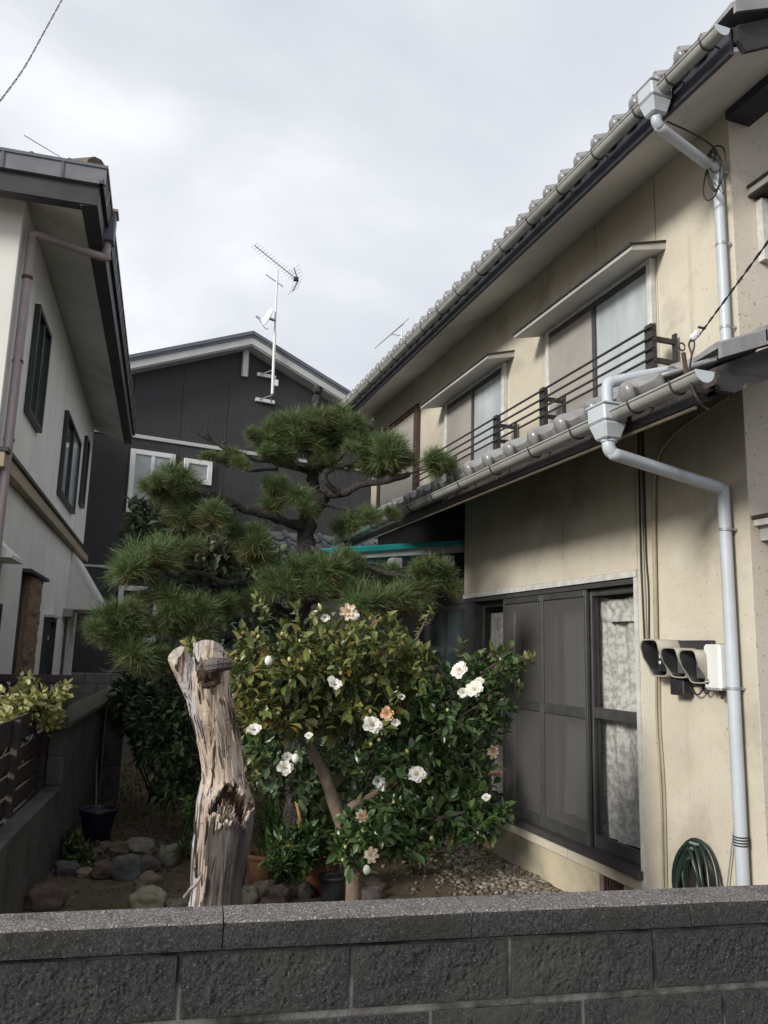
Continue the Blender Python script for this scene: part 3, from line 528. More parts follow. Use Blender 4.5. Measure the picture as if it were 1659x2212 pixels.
# things on the street gable: hooded window above, door below
def gable_window(x0, x1, z0, z1, hd, hz):
    f = MB().box((x0, YF-0.05, z0), (x0+0.045, YF-0.002, z1)).box((x1-0.045, YF-0.05, z0), (x1, YF-0.002, z1)).box((x0+0.045, YF-0.05, z0), (x1-0.045, YF-0.002, z0+0.04)).box((x0+0.045, YF-0.05, z1-0.04), (x1-0.045, YF-0.002, z1)).build('window', ALU, house)
    MB().box((x0+0.046, YF-0.03, z0+0.041), (x1-0.046, YF-0.012, z1-0.041)).build('pane', PANE_D, f)
    MB().box((x0-0.05, YF-hd, z1+0.03), (x1+0.05, YF-0.002, z1+0.07)).build('hood', HOOD, f)
    MB().box((x0-0.06, YF-hd-0.012, z1+0.072), (x1+0.06, YF-0.003, z1+0.09)).box((x0-0.056, YF-hd-0.005, z1+0.015), (x1+0.056, YF-0.004, z1+0.028)).build('hood_cap', BLACKM, f)
gable_window(3.445, 4.6, 4.03, 4.42, 0.28, 4.5)
d = MB().box((3.40, YF-0.03, 0.1), (3.455, YF-0.002, 2.28)).box((4.9, YF-0.03, 0.1), (4.955, YF-0.002, 2.28)).box((3.455, YF-0.03, 2.22), (4.9, YF-0.002, 2.28)).build('front_door', LATTICE, house)
MB().box((3.456, YF-0.015, 0.1), (4.899, YF-0.004, 2.218)).build('door_leaf', M('mauve_brown_door', (0.10, 0.075, 0.078), (0.075, 0.056, 0.06), 9, 0.5, 0.2, 60, spots=(0.4, 0.38, 0.38), spot_scale=60, spot_at=0.72), d)
MB().box((3.30, YF-0.30, 2.44), (5.0, YF-0.002, 2.475)).build('door_hood', ALU, d)
MB().box((3.34, YF-0.25, 2.36), (4.96, YF-0.003, 2.438)).build('hood_box', HOOD, d); MB().box((3.285, YF-0.31, 2.477), (5.0, YF-0.003, 2.495)).build('hood_cap', IRON, d)

# ------------------------------------------------------------------ teal porch roof behind the pine
porch = thing('porch_roof', 'teal corrugated porch roof on grey white timbers behind the pine', 'porch roof', (2.5, 8, 0))
nx, ny = 6, 120; vs = []
for th in (0, 0.006):
    for i in range(nx+1):
        for j in range(ny+1):
            x = 1.74+(3.36-1.74)*i/nx; y = 7.2+1.7*j/ny
            vs.append((x, y, 2.625+0.125*(x-1.74)+0.012*math.sin(j*2*math.pi/6)+th))
m = ny+1; K = (nx+1)*m
MB().add(vs, [(i*m+j, i*m+j+1, (i+1)*m+j+1, (i+1)*m+j) for i in range(nx) for j in range(ny)] + [(K+i*m+j, K+(i+1)*m+j, K+(i+1)*m+j+1, K+i*m+j+1) for i in range(nx) for j in range(ny)], True).build('roof_sheet', TEAL, porch)
MB().prism([(1.80, 7.195, 2.585), (1.80, 7.195, 2.632), (3.36, 7.195, 2.842), (3.36, 7.195, 2.80)], (0, 0.012, 0)).build('edge_strip', TEAL, porch)
for x, z in ((1.9, 2.52), (2.5, 2.60), (3.1, 2.67)): MB().box((x, 7.1 if x == 2.5 else 7.22, z-0.10), (x+0.09, 8.9, z-0.004)).build('rafter', BEAM_W, porch)
MB().prism([(1.78, 7.225, 2.53), (3.36, 7.225, 2.72), (3.36, 7.225, 2.80), (1.78, 7.225, 2.60)], (0, 0.07, 0)).build('beam', BEAM_W, porch)
for y in (8.8,): MB().box((1.95, y, 0), (2.03, y+0.08, 2.5)).build('post', BEAM_W, porch)

# ------------------------------------------------------------------ street wall in front
WR = R(6.5); WFN = Vector((math.sin(WR), math.cos(WR), 0)); WFT = Vector((math.cos(WR), -math.sin(WR), 0))
WFM = Matrix(((WFT.x, WFN.x, 0, 0), (WFT.y, WFN.y, 0, 0), (0, 0, 1, 0), (0, 0, 0, 1)))   # x along the wall, y away from the street
fwall = thing('street_wall', 'low dark split faced block wall with pebbled coping along the street', 'block wall', WFM @ Vector((0.6, 2.0, 0)), -WR)
def rough_block(x0, x1, z0, z1, y0, y1, mat, name, par, amp, frame, nx=44, nz=18, top=False, seed=0.0):
    """a block whose street face (and top, for coping) is broken stone"""
    vs = []; fs = []
    def grid(fn, nu, nv, flip=False):
        o = len(vs)
        for j in range(nv+1):
            for i in range(nu+1): vs.append(fn(i/nu, j/nv))
        for j in range(nv):
            for i in range(nu):
                q = (o+j*(nu+1)+i, o+j*(nu+1)+i+1, o+(j+1)*(nu+1)+i+1, o+(j+1)*(nu+1)+i); fs.append(q[::-1] if flip else q)
    edge = lambda u: min(1.0, min(u, 1-u)*9)
    def front(u, v):
        p = Vector((x0+(x1-x0)*u, seed, z0+(z1-z0)*v)); d = mnoise.fractal(p*16, 0.45, 2.3, 7)*amp*1.1 + amp*0.55*(mnoise.cell(p*150)-0.5)
        e = (edge(u)*edge(v))**0.5
        return frame @ Vector((p.x, y0 - (amp*0.8+d)*e*(1 if not top else 0.8) + (0.006*(v**6) if top else 0), p.z))
    grid(front, nx, nz)
    def upper(u, v):
        p = Vector((x0+(x1-x0)*u, y0+(y1-y0)*v, z1)); d = mnoise.fractal(p*30, 0.9, 2.1, 5)*amp*0.9
        return frame @ Vector((p.x, p.y + (0.006 if v == 0 else 0), z1 + (d if 0 < u < 1 and 0 < v < 1 else 0)))
    grid(upper, nx if top else 4, 16 if top else 2)
    o = len(vs); vs.extend(frame @ Vector(p) for p in ((x0, y0, z0), (x1, y0, z0), (x1, y1, z0), (x0, y1, z0), (x0, y0, z1), (x1, y0, z1), (x1, y1, z1), (x0, y1, z1)))
    fs += [(o, o+3, o+2, o+1), (o+1, o+2, o+6, o+5), (o+2, o+3, o+7, o+6), (o+3, o, o+4, o+7)]
    o = MB().add(vs, fs, True).build(name, mat, par)
    if top:                                      # the street face of a coping stone is plain dark concrete, its top exposed pebbles
        o.data.materials.append(COPE_S)
        for i in range(nx*(nz-1)): o.data.polygons[i].material_index = 1
    return o
MB().box((-1.3, 2.0085, 0.0), (3.2, 2.10, 1.012), WFM).build('mortar_bed', MORTAR, fwall)
for row in range(7):
    z1 = 1.008-row*0.153; z0 = z1-0.134
    if row: MB().box((-1.3, 2.0055, z1+0.002), (3.2, 2.011, z1+0.0125), WFM).build('mortar_joint', MORTAR, fwall)
    off = -1.205 + (0.195 if row % 2 else 0.0)
    for k in range(11):
        x0 = off+k*0.397
        if row < 2 and -0.9 < x0 < 1.9: rough_block(x0+0.006, x0+0.389, z0, z1, 2.004, 2.11, BLOCK_F, 'wall_block', fwall, 0.0042, WFM, nx=110 if row == 0 else 70, nz=40 if row == 0 else 20, seed=k*1.7+row*9.1)
        else: MB().box((x0+0.005, 2.003, max(z0, 0)), (x0+0.391, 2.11, z1), WFM).build('wall_block', BLOCK_F, fwall, bevel=0.004)
for k in range(8):
    x0 = -1.12+k*0.5985
    rough_block(x0+0.0015, x0+0.597, 1.022, 1.081, 1.985, 2.106, COPE_F, 'coping_stone', fwall, 0.0030, WFM, nx=120, nz=14, top=True, seed=k*2.3+3)

# ------------------------------------------------------------------ boundary wall and fence on the left
BR = R(5.8)
def rotf(a): return Matrix(((math.cos(a), math.sin(a), 0, 0), (-math.sin(a), math.cos(a), 0, 0), (0, 0, 1, 0), (0, 0, 0, 1)))   # local x = across, y = along
BM = rotf(BR)
bwall = thing('boundary_wall', 'old grey block boundary wall stepping up with a mossy coping', 'block wall', BM @ Vector((-1.0, 7, 0)), -BR)
def blk(y0, y1, z0, z1, x0=-1.09, x1=-0.965, mat=BLOCK_L, name='wall_block', par=None, bev=0.005):
    j = 0.002*random.uniform(-1, 1)
    return MB().box((x0, y0+0.004, z0+0.003), (x1+j, y1-0.004, z1-0.003), BM).build(name, mat, par or bwall, bevel=bev)
MB().box((-1.08, 2.3, 0), (-0.974, 11.45, 0.58), BM).box((-1.08, 6.92, 0.58), (-0.974, 11.45, 1.05), BM).build('mortar_core', MORTAR, bwall)
for r in range(3):
    for k in range(24):
        y0 = 2.32 + k*0.4 - (0.2 if r % 2 else 0)
        if y0 < 2.2: continue
        blk(max(y0, 2.25), min(y0+0.4, 11.5), r*0.2, (r+1)*0.2)
for r in range(2):
    for k in range(12):
        y0 = 6.9 + k*0.4 - (0.2 if r % 2 else 0); a = max(y0, 6.9); b = min(y0+0.4, 11.5)
        if b-a > 0.05: blk(a, b, 0.603+r*0.225, 0.603+(r+1)*0.225)
for k in range(8):
    a = 6.78+k*0.6; b = a+0.597
    v = []
    for y in (a, b):
        v += [BM @ Vector(p) for p in ((-1.135, y, 1.056), (-0.92, y, 1.056), (-0.915, y, 1.10), (-0.975, y, 1.165), (-1.0, y, 1.172), (-1.055, y, 1.17), (-1.08, y, 1.162), (-1.14, y, 1.10))]
    MB().add(v, [tuple(range(8)), tuple(range(8, 16))[::-1]] + [(i, 8+i, 8+(i+1) % 8, (i+1) % 8) for i in range(8)]).build('coping_stone', COPE_L, bwall, bevel=0.006)
butt = thing('wall_buttress', 'narrow grey block buttress at the far end of the boundary wall', 'buttress', (0.14, 9.7, 0))
for r in range(6): MB().box((0.04, 9.6, r*0.19+0.003), (0.235, 9.78, (r+1)*0.19-0.003)).build('wall_block', BLOCK_L, butt, bevel=0.005)
stake = MB().tube([(0.015, 9.2, 0.0), (-0.03, 9.35, 0.55), (-0.06, 9.42, 0.95)], 0.011, 6).build('garden_stake', METALG); tag(stake, 'thin pale stake leaning against the boundary wall near the buttress', 'stake')
fence = thing('slat_fence', 'dark brown horizontal slat fence behind the low boundary wall', 'fence', BM @ Vector((-1.2, 5.4, 0)), -BR)
for z0, z1 in ((1.035, 1.20), (0.88, 0.985), (0.735, 0.84), (0.60, 0.70), (0.46, 0.56)): MB().box((-1.165, 3.2, z0), (-1.14, 7.45, z1), BM).build('slat', FENCEWOOD, fence, bevel=0.002)
for y in (3.5, 4.65, 5.76, 6.84): MB().box((-1.138, y, 0.3), (-1.095, y+0.07, 1.195), BM).build('post', FENCEWOOD, fence, bevel=0.003)
lat = thing('lattice_panel', 'brown crossed lattice panel behind the yellow green shrub', 'lattice', (-0.8, 7.15, 0))
MB().box((-1.7, 7.12, 1.385), (-0.272, 7.165, 1.445)).build('top_rail', LATTICE, lat, bevel=0.002); MB().box((-0.335, 7.12, 0.2), (-0.275, 7.165, 1.383)).build('post', LATTICE, lat, bevel=0.002)
for s in (1, -1):
    for k in range(-8, 12):
        x0 = -1.66+k*0.125; p = []
        za, zb = 0.4, 1.385
        xa, xb = (x0, x0+(zb-za)) if s > 0 else (x0+(zb-za), x0)
        lo, hi = -1.7, -0.336
        def clip(xx): return min(max(xx, lo), hi)
        f = lambda xx: za+(zb-za)*(xx-xa)/(xb-xa)
        c0, c1 = clip(xa), clip(xb)
        if abs(c0-c1) < 0.05: continue
        q0, q1 = Vector((c0, 7.135 if s > 0 else 7.147, f(c0))), Vector((c1, 7.135 if s > 0 else 7.147, f(c1)))
        w = Vector((0.022, 0, 0.0)) ; t = Vector((0, 0.010, 0))
        MB().prism([q0-w, q0+w, q1+w, q1-w], t).build('lath', LATTICE, lat)
bk = thing('rear_block_wall', 'plain pale concrete block wall in front of the charcoal house', 'block wall', (-0.3, 13.6, 0))
for r in range(8):
    for k in range(7):
        x0 = -1.3+k*0.39-(0.19 if r % 2 else 0); MB().box((x0+0.004, 13.5, r*0.157+0.003), (x0+0.386, 13.62, (r+1)*0.157-0.003)).build('wall_block', BLOCK_B, bk, bevel=0.004)
MB().box((-1.45, 13.515, 0), (1.4, 13.6, 1.25)).build('mortar_core', MORTAR, bk)

# ------------------------------------------------------------------ white house on the left
LR = R(3.4); LM = rotf(LR)
lh = thing('white_house', 'grey white sided two storey house with charcoal eaves on the left', 'house', LM @ Vector((-3, 9.8, 0)), -LR)
LX0, LYF, LYB = -1.30, 6.34, 13.25
def Lb(a, b, name, mat, par=lh, bev=0.0): return MB().box(a, b, LM).build(name, mat, par, bevel=bev)
Lb((-7.5, LYF+0.03, 0), (LX0-0.03, LYB-0.03, 5.15), 'wall_core', DARKIN)
ys = [LYF, 7.2, 7.97, 8.79, 9.6, 10.52, 11.43, 12.35, LYB]
for a, b in zip(ys[:-1], ys[1:]):
    Lb((LX0-0.029, a+0.003, 3.13), (LX0, b-0.003, 5.19), 'siding_panel', WHITE_SIDING, bev=0.003)
for a, b in zip(ys[:-1], ys[1:]):
    z0 = 0.0
    if b < 8.0 or a > 9.25: Lb((LX0-0.029, a+0.003, 0.3), (LX0, b-0.003, 3.0), 'siding_panel', WHITE_SIDING, bev=0.003)
    else:
        for p, q in ((a, min(b, 8.03)), (max(a, 9.22), b)):
            if q-p > 0.05: Lb((LX0-0.029, p+0.003, 0.3), (LX0, q-0.003, 3.0), 'siding_panel', WHITE_SIDING, bev=0.003)
        p, q = max(a, 8.03), min(b, 9.22)
        if q-p > 0.05: Lb((LX0-0.029, p, 2.385), (LX0, q, 3.0), 'siding_panel', WHITE_SIDING, bev=0.003)
for k in range(7):
    x1 = LX0-0.0-k*0.85; Lb((x1-0.846, LYF-0.001, 0.3), (x1-0.001, LYF+0.029, 5.19), 'siding_panel', WHITE_SIDING, bev=0.003)
Lb((LX0+0.001, 6.3, 2.985), (LX0+0.075, 13.42, 3.10), 'belt_course', TAN, bev=0.004); Lb((LX0+0.001, 6.29, 3.102), (LX0+0.095, 13.43, 3.135), 'belt_cap', EAVE_D)
# rear face
Lb((-7.5, LYB-0.028, 0), (LX0-0.03, LYB, 5.19), 'siding_panel', WHITE_SIDING)
# recessed stone pier
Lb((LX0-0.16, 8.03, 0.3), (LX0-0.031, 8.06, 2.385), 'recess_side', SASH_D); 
b = MB(); nu, nv = 10, 60; vs = []
for j in range(nv+1):
    for i in range(nu+1):
        u = i/nu; v = j/nv; p = Vector((u*3, v*8, 0)); d = 0.02*mnoise.fractal(p*2.2, 0.8, 2, 4)
        vs.append(LM @ Vector((LX0+0.02+d+0.03*math.sin(math.pi*u), 8.40+0.82*u, 0.95+1.40*v)))
b.add(vs, [(j*(nu+1)+i, j*(nu+1)+i+1, (j+1)*(nu+1)+i+1, (j+1)*(nu+1)+i) for j in range(nv) for i in range(nu)], True)
b.box((LX0-0.1, 8.40, 0.95), (LX0+0.019, 9.22, 2.35), LM).build('stone_pier', STONE_TAN, lh)
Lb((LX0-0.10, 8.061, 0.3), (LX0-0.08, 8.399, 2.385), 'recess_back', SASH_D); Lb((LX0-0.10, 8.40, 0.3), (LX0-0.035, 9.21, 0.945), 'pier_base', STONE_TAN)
Lb((LX0-0.07, 8.03, 2.352), (LX0+0.075, 9.30, 2.384), 'pier_flashing', EAVE_D)
def lwin(y0, y1, z0, z1, split=True, mat=PANE_D, mat2=PANE_L, fr=0.045):
    f = MB().box((LX0+0.001, y0, z0), (LX0+0.05, y0+fr, z1), LM).box((LX0+0.001, y1-fr, z0), (LX0+0.05, y1, z1), LM).box((LX0+0.001, y0+fr, z0), (LX0+0.05, y1-fr, z0+fr), LM).box((LX0+0.001, y0+fr, z1-fr), (LX0+0.05, y1-fr, z1), LM).build('window', SASH_D, lh, bevel=0.003)
    if split:
        ym = (y0+y1)/2
        Lb((LX0+0.002, ym-0.03, z0+fr), (LX0+0.04, ym+0.03, z1-fr), 'meeting_stile', SASH_D, f); Lb((LX0+0.006, y0+fr, z0+fr), (LX0+0.016, ym-0.03, z1-fr), 'pane', mat, f); Lb((LX0+0.010, ym+0.03, z0+fr), (LX0+0.022, y1-fr, z1-fr), 'pane', mat2, f)
    else: Lb((LX0+0.006, y0+fr, z0+fr), (LX0+0.016, y1-fr, z1-fr), 'pane', mat, f)
    return f
lwin(7.22, 7.99, 3.68, 4.67, True, PANE_D, PANE_D); lwin(9.71, 11.30, 3.42, 4.42, True, PANE_D, PANE_L); lwin(11.98, 12.43, 3.69, 4.70, False)
f = lwin(9.77, 10.50, 1.0, 1.99, False)
for k in range(6): Lb((LX0+0.018, 9.83, 1.08+k*0.14), (LX0+0.028, 10.44, 1.10+k*0.14), 'louvre', SASH_D, f)
Lb((LX0+0.001, 9.74, 1.992), (LX0+0.09, 10.53, 2.02), 'hood', ALU, f)
lwin(6.75, 7.0, 1.2, 2.0, False)
# rear sloping bay hood and the doorway under it
v = [LM @ Vector(p) for p in ((LX0+0.001, 11.75, 2.95), (LX0+0.50, 11.75, 2.17), (LX0+0.001, 11.75, 2.17), (LX0+0.001, 13.1, 2.95), (LX0+0.50, 13.1, 2.17), (LX0+0.001, 13.1, 2.17))]
bay = MB().add(v, [(0, 2, 1), (3, 4, 5), (0, 1, 4, 3), (1, 2, 5, 4), (2, 0, 3, 5)]).build('bay_hood', WHITE_SIDING, lh)
MB().prism([LM @ Vector(p) for p in ((LX0+0.001, 11.738, 2.99), (LX0+0.535, 11.738, 2.16), (LX0+0.485, 11.738, 2.16), (LX0+0.001, 11.738, 2.90))], LM.to_3x3() @ Vector((0, 1.38, 0))).build('hood_edge', WHITE, bay)
Lb((LX0+0.001, 11.45, 2.06), (LX0+0.10, 11.74, 2.165), 'vent_hood', METALG); Lb((LX0+0.002, 11.75, 0.3), (LX0+0.012, 12.0, 2.1), 'door_gap', SASH_D); Lb((LX0+0.002, 12.02, 0.3), (LX0+0.05, 12.2, 2.16), 'jamb_trim', WHITE)
# small hood at the frame's edge
MB().prism([LM @ Vector(p) for p in ((LX0+0.001, 6.5, 2.5), (LX0+0.16, 6.5, 2.36), (LX0+0.16, 6.5, 2.33), (LX0+0.001, 6.5, 2.33))], LM.to_3x3() @ Vector((0, 0.55, 0))).build('vent_hood', WHITE_SIDING, lh)
# eaves: gutter, fascia, soffit, tiles
EY0, EY1 = 5.98, 13.7
def prismL(poly, y0, y1, name, mat, par=lh): return MB().prism([LM @ Vector((p[0], y0, p[1])) for p in poly], LM.to_3x3() @ Vector((0, y1-y0, 0))).build(name, mat, par)
prismL([(-1.33, 5.19), (-0.84, 5.03), (-0.84, 5.05), (-1.33, 5.21)], EY0+0.06, EY1-0.2, 'soffit', SOFFIT)
prismL([(-0.84, 5.02), (-0.72, 5.035), (-0.72, 5.30), (-0.84, 5.30)], EY0+0.05, EY1-0.1, 'fascia', EAVE_D)
lg = prismL([(-0.718, 5.20), (-0.69, 5.20), (-0.672, 5.325), (-0.685, 5.325), (-0.70, 5.22), (-0.718, 5.22)], EY0, EY1, 'gutter', EAVE_D)
prismL([(-0.685, 5.32), (-0.662, 5.32), (-0.662, 5.345), (-0.685, 5.345)], EY0-0.01, EY1, 'gutter_bead', MAUVE, lg)
for k in range(13): prismL([(-0.694, 5.196), (-0.686, 5.196), (-0.665, 5.33), (-0.673, 5.33)], EY0+0.3+k*0.57, EY0+0.325+k*0.57, 'gutter_bracket', MAUVE, lg)
# front eave returning to the left
def prismF(poly, x0, x1, name, mat, par=lh): return MB().prism([LM @ Vector((x0, p[0], p[1])) for p in poly], LM.to_3x3() @ Vector((x1-x0, 0, 0))).build(name, mat, par)
prismF([(EY0+0.14, 5.03), (EY0+0.04, 5.035), (EY0+0.04, 5.30), (EY0+0.14, 5.30)], -7.5, -0.722, 'fascia', EAVE_D)
fg = prismF([(EY0+0.038, 5.20), (EY0+0.005, 5.20), (EY0-0.012, 5.325), (EY0+0.0, 5.325), (EY0+0.015, 5.22), (EY0+0.038, 5.22)], -7.5, -0.672, 'gutter', EAVE_G)
prismF([(EY0+0.0, 5.32), (EY0-0.022, 5.32), (EY0-0.022, 5.345), (EY0+0.0, 5.345)], -7.5, -0.663, 'gutter_bead', ROOF_G, fg)
for k in range(6): prismF([(EY0-0.002, 5.196), (EY0+0.004, 5.196), (EY0-0.014, 5.33), (EY0-0.02, 5.33)], -1.0-k*0.42, -0.98-k*0.42, 'gutter_bracket', ROOF_G, fg)
prismF([(LYF+0.02, 5.19), (EY0+0.14, 5.06), (EY0+0.14, 5.08), (LYF+0.02, 5.21)], -7.5, -1.30, 'soffit', SOFFIT)
prismF([(LYF+0.01, 5.188), (EY0+0.14, 5.058), (EY0+0.14, 5.07), (LYF+0.01, 5.20)], -1.30, -0.845, 'soffit', SOFFIT)
# hipped roof
p = [LM @ Vector(q) for q in ((-0.70, EY0+0.03, 5.31), (-0.70, EY1-0.02, 5.31), (-4.05, EY1-0.02, 6.7), (-4.05, EY0+3.4, 6.7), (-7.5, EY0+0.03, 5.31), (-7.5, EY1-0.02, 5.31))]
lroof = MB().add(p, [(0, 1, 2, 3), (4, 0, 3), (5, 4, 3, 2), (2, 1, 5), (0, 4, 5, 1)]).build('roof', BROWN_TILE, lh)
ht = MB()
for k in range(9):
    q = Vector((-0.76-k*0.36, EY0+0.08+k*0.36, 5.35+k*0.145)); q2 = q+Vector((-0.38, 0.38, 0.15))
    MB().tube([LM @ q, LM @ q2], [0.10, 0.085], 10).build('ridge_tile', BROWN_TILE, lroof)
for k in range(16):
    MB().tube([LM @ Vector((-0.95-k*0.27, EY0+0.04, 5.33)), LM @ Vector((-0.95-k*0.27, EY0+0.34, 5.455))], 0.055, 8).build('roof_tile', BROWN_TILE, lroof)
for k in range(24):
    MB().tube([LM @ Vector((-0.715, EY0+0.3+k*0.3, 5.32)), LM @ Vector((-1.04, EY0+0.3+k*0.3, 5.452))], 0.05, 8).build('roof_tile', BROWN_TILE, lroof)
# downpipe
ld = MB().tube([LM @ Vector(q) for q in smooth_path([(-0.70, 6.72, 5.10), (-0.70, 6.72, 4.99), (-0.73, 6.71, 4.955), (-1.19, 6.45, 4.93), (-1.23, 6.44, 4.89), (-1.235, 6.44, 4.80), (-1.235, 6.42, 3.4), (-1.235, 6.42, 0.4)], 5)], 0.036, 10).build('downpipe', MAUVE, lh)
for z in (4.55, 3.85, 3.22): MB().tube([LM @ Vector((-1.235, 6.43, z-0.012)), LM @ Vector((-1.235, 6.43, z+0.012))], 0.041, 10).build('pipe_band', IRON, ld)
lhop = MB().box((-0.765, 6.65, 5.09), (-0.64, 6.79, 5.355), LM).build('rain_hopper', ROOF_G, lh, bevel=0.008); Lb((-0.77, 6.64, 5.35), (-0.625, 6.80, 5.375), 'hopper_rim', MAUVE, lhop)

# ------------------------------------------------------------------ charcoal house behind
DR = R(-10); DM = rotf(DR); DY = 14.756
dh = thing('charcoal_house', 'charcoal metal sided house with white gable trim standing at the back', 'house', DM @ Vector((4.7, DY+4, 0)), -DR)
SIDING_D = M('charcoal_siding', (0.043, 0.043, 0.044), (0.036, 0.036, 0.037), 1.5, 0.75, 0.05, 60)
def Db(a, b, name, mat, par=dh, bev=0.0): return MB().box(a, b, DM).build(name, mat, par, bevel=bev)
AX, AZ = 4.77, 7.80; DX0, DX1 = 1.0, 8.6; SL = 0.43; SRR = 0.385
def roofz(x): return AZ - (AX-x)*SL if x < AX else AZ - (x-AX)*SRR
def ribs(x0, x1, z0fn, z1fn, name='siding_panel'):
    n = max(3, int(round((x1-x0)/0.045))); vs = []; xs = []
    for i in range(n):
        a = x0+(x1-x0)*i/n; w = (x1-x0)/n; xs += [(a, 0), (a+w*0.62, 0), (a+w*0.70, 0.006), (a+w*0.92, 0.006)]
    xs.append((x1, 0))
    for xx, d in xs: vs += [DM @ Vector((xx, DY+d, z0fn(xx))), DM @ Vector((xx, DY+d, z1fn(xx)))]
    MB().add(vs, [(2*i, 2*i+2, 2*i+3, 2*i+1) for i in range(len(xs)-1)]).build(name, SIDING_D, dh)
edges = [DX0, 1.75, 2.66, 3.57, 4.48, 5.39, 6.30, 7.21, 8.12, DX1]
for a, b in zip(edges[:-1], edges[1:]):
    ribs(a+0.004, b-0.004, lambda x: 5.56, lambda x: roofz(x)-0.1); ribs(a+0.004, b-0.004, lambda x: 3.09, lambda x: 5.50); ribs(a+0.004, b-0.004, lambda x: 0.0, lambda x: 3.055)
MB().prism([DM @ Vector(q) for q in ((DX0, DY+0.012, 0), (DX1, DY+0.012, 0), (DX1, DY+0.012, roofz(DX1)-0.11), (AX, DY+0.012, AZ-0.11), (DX0, DY+0.012, roofz(DX0)-0.11))], DM.to_3x3() @ Vector((0, 8, 0))).build('wall_core', DARKIN, dh)
Db((DX0, DY-0.03, 5.495), (DX1, DY+0.01, 5.565), 'belt_course', TRIM, bev=0.005); Db((DX0, DY-0.012, 3.053), (DX1, DY+0.01, 3.092), 'belt_course', TRIM)
for (xa, xb) in ((DX0-0.4, AX), (AX, DX1+0.4)):
    za, zb = roofz(xa), roofz(xb)
    MB().prism([DM @ Vector((xa, DY-0.36, za-0.14)), DM @ Vector((xb, DY-0.36, zb-0.14)), DM @ Vector((xb, DY-0.36, zb-0.0)), DM @ Vector((xa, DY-0.36, za-0.0))], DM.to_3x3() @ Vector((0, 0.03, 0))).build('verge_board', TRIM, dh)
    rf = MB().prism([DM @ Vector((xa, DY-0.38, za+0.002)), DM @ Vector((xb, DY-0.38, zb+0.002)), DM @ Vector((xb, DY-0.38, zb+0.11)), DM @ Vector((xa, DY-0.38, za+0.11))], DM.to_3x3() @ Vector((0, 8.8, 0))).build('roof', ROOF_G, dh)
    MB().prism([DM @ Vector((xa, DY-0.405, za+0.055)), DM @ Vector((xb, DY-0.405, zb+0.055)), DM @ Vector((xb, DY-0.405, zb+0.125)), DM @ Vector((xa, DY-0.405, za+0.125))], DM.to_3x3() @ Vector((0, 0.024, 0))).build('roof_edge', ROOF_G, rf)
    MB().prism([DM @ Vector((xa, DY-0.33, za-0.165)), DM @ Vector((xb, DY-0.33, zb-0.165)), DM @ Vector((xb, DY-0.33, zb-0.145)), DM @ Vector((xa, DY-0.33, za-0.145))], DM.to_3x3() @ Vector((0, 0.329, 0))).build('verge_soffit', TRIM, dh)
wv = Db((4.69, DY-0.10, 7.06), (4.815, DY-0.004, 7.64), 'gable_vent', TRIM, bev=0.01)
for k in range(2): Db((4.722+k*0.04, DY-0.108, 7.06), (4.737+k*0.04, DY-0.101, 7.60), 'vent_fin', WHITE, wv)
def dwin(x0, x1, z0, z1, n, mats):
    fr = 0.09
    f = MB().box((x0, DY-0.05, z0), (x0+fr, DY-0.002, z1), DM).box((x1-fr, DY-0.05, z0), (x1, DY-0.002, z1), DM).box((x0+fr, DY-0.05, z0), (x1-fr, DY-0.002, z0+fr), DM).box((x0+fr, DY-0.05, z1-fr), (x1-fr, DY-0.002, z1), DM).build('window', WHITE, dh, bevel=0.004)
    w = (x1-x0-2*fr)/n
    for k in range(n):
        a = x0+fr+k*w
        if k: Db((a-0.03, DY-0.042, z0+fr), (a+0.03, DY-0.004, z1-fr), 'mullion', WHITE, f)
        Db((a+(0.03 if k else 0), DY-0.022, z0+fr), (a+w-(0.03 if k < n-1 else 0), DY-0.012, z1-fr), 'pane', mats[k], f)
dwin(2.69, 3.51, 4.09, 5.28, 2, (PANE_L, FROST_W)); dwin(3.68, 4.23, 4.77, 5.24, 1, (PANE_L,)); dwin(2.68, 3.40, 1.75, 2.76, 2, (PANE_D, PANE_D))
# television mast on the gable
ant = thing('antenna_mast', 'white television mast with yagi aerial and dish on the charcoal gable', 'antenna', DM @ Vector((5.22, DY-0.42, 6.68)), -DR)
def dv(x, z, y=-0.44): return DM @ Vector((x, DY+y, z))
MB().tube([dv(5.22, 6.68), dv(5.20, 8.0)], 0.030, 10).tube([dv(5.20, 8.0), dv(5.19, 9.3)], 0.020, 10).build('mast', BOXW, ant)
for z in (6.65, 7.18):
    MB().box((5.02, DY-0.06, z-0.035), (5.42, DY-0.004, z+0.035), DM).build('bracket', PORCELAIN, ant); MB().tube([dv(5.10, z, -0.06), dv(5.21, z, -0.44)], 0.014, 6).tube([dv(5.34, z, -0.06), dv(5.21, z, -0.44)], 0.014, 6).build('bracket_arm', METALG, ant)
MB().box((5.25, DY-0.46, 6.86), (5.33, DY-0.40, 6.99), DM).build('junction_box', PORCELAIN, ant, bevel=0.006)
bm0, bm1 = dv(4.52, 9.45, -0.9), dv(5.74, 9.33, -0.2)
yg = MB().tube([bm0, bm1], 0.010, 6).build('boom', METALG, ant)
sd = (DM.to_3x3() @ Vector((0.35, -0.9, 0.22))).normalized()
for k in range(16):
    c = bm0.lerp(bm1, k/16.5); MB().tube([c-sd*0.10, c+sd*0.10], 0.004, 5).build('element', METALG, yg)
for s in (1, -1):
    q = bm1+Vector((-0.10, 0, 0.26*s)); MB().tube([bm1, q], 0.011, 6).build('reflector_arm', BLACKM, yg)
    for k in range(4): c = bm1.lerp(q, (k+0.6)/3.7); MB().tube([c-sd*0.16, c+sd*0.16], 0.004, 5).build('element', METALG, yg)
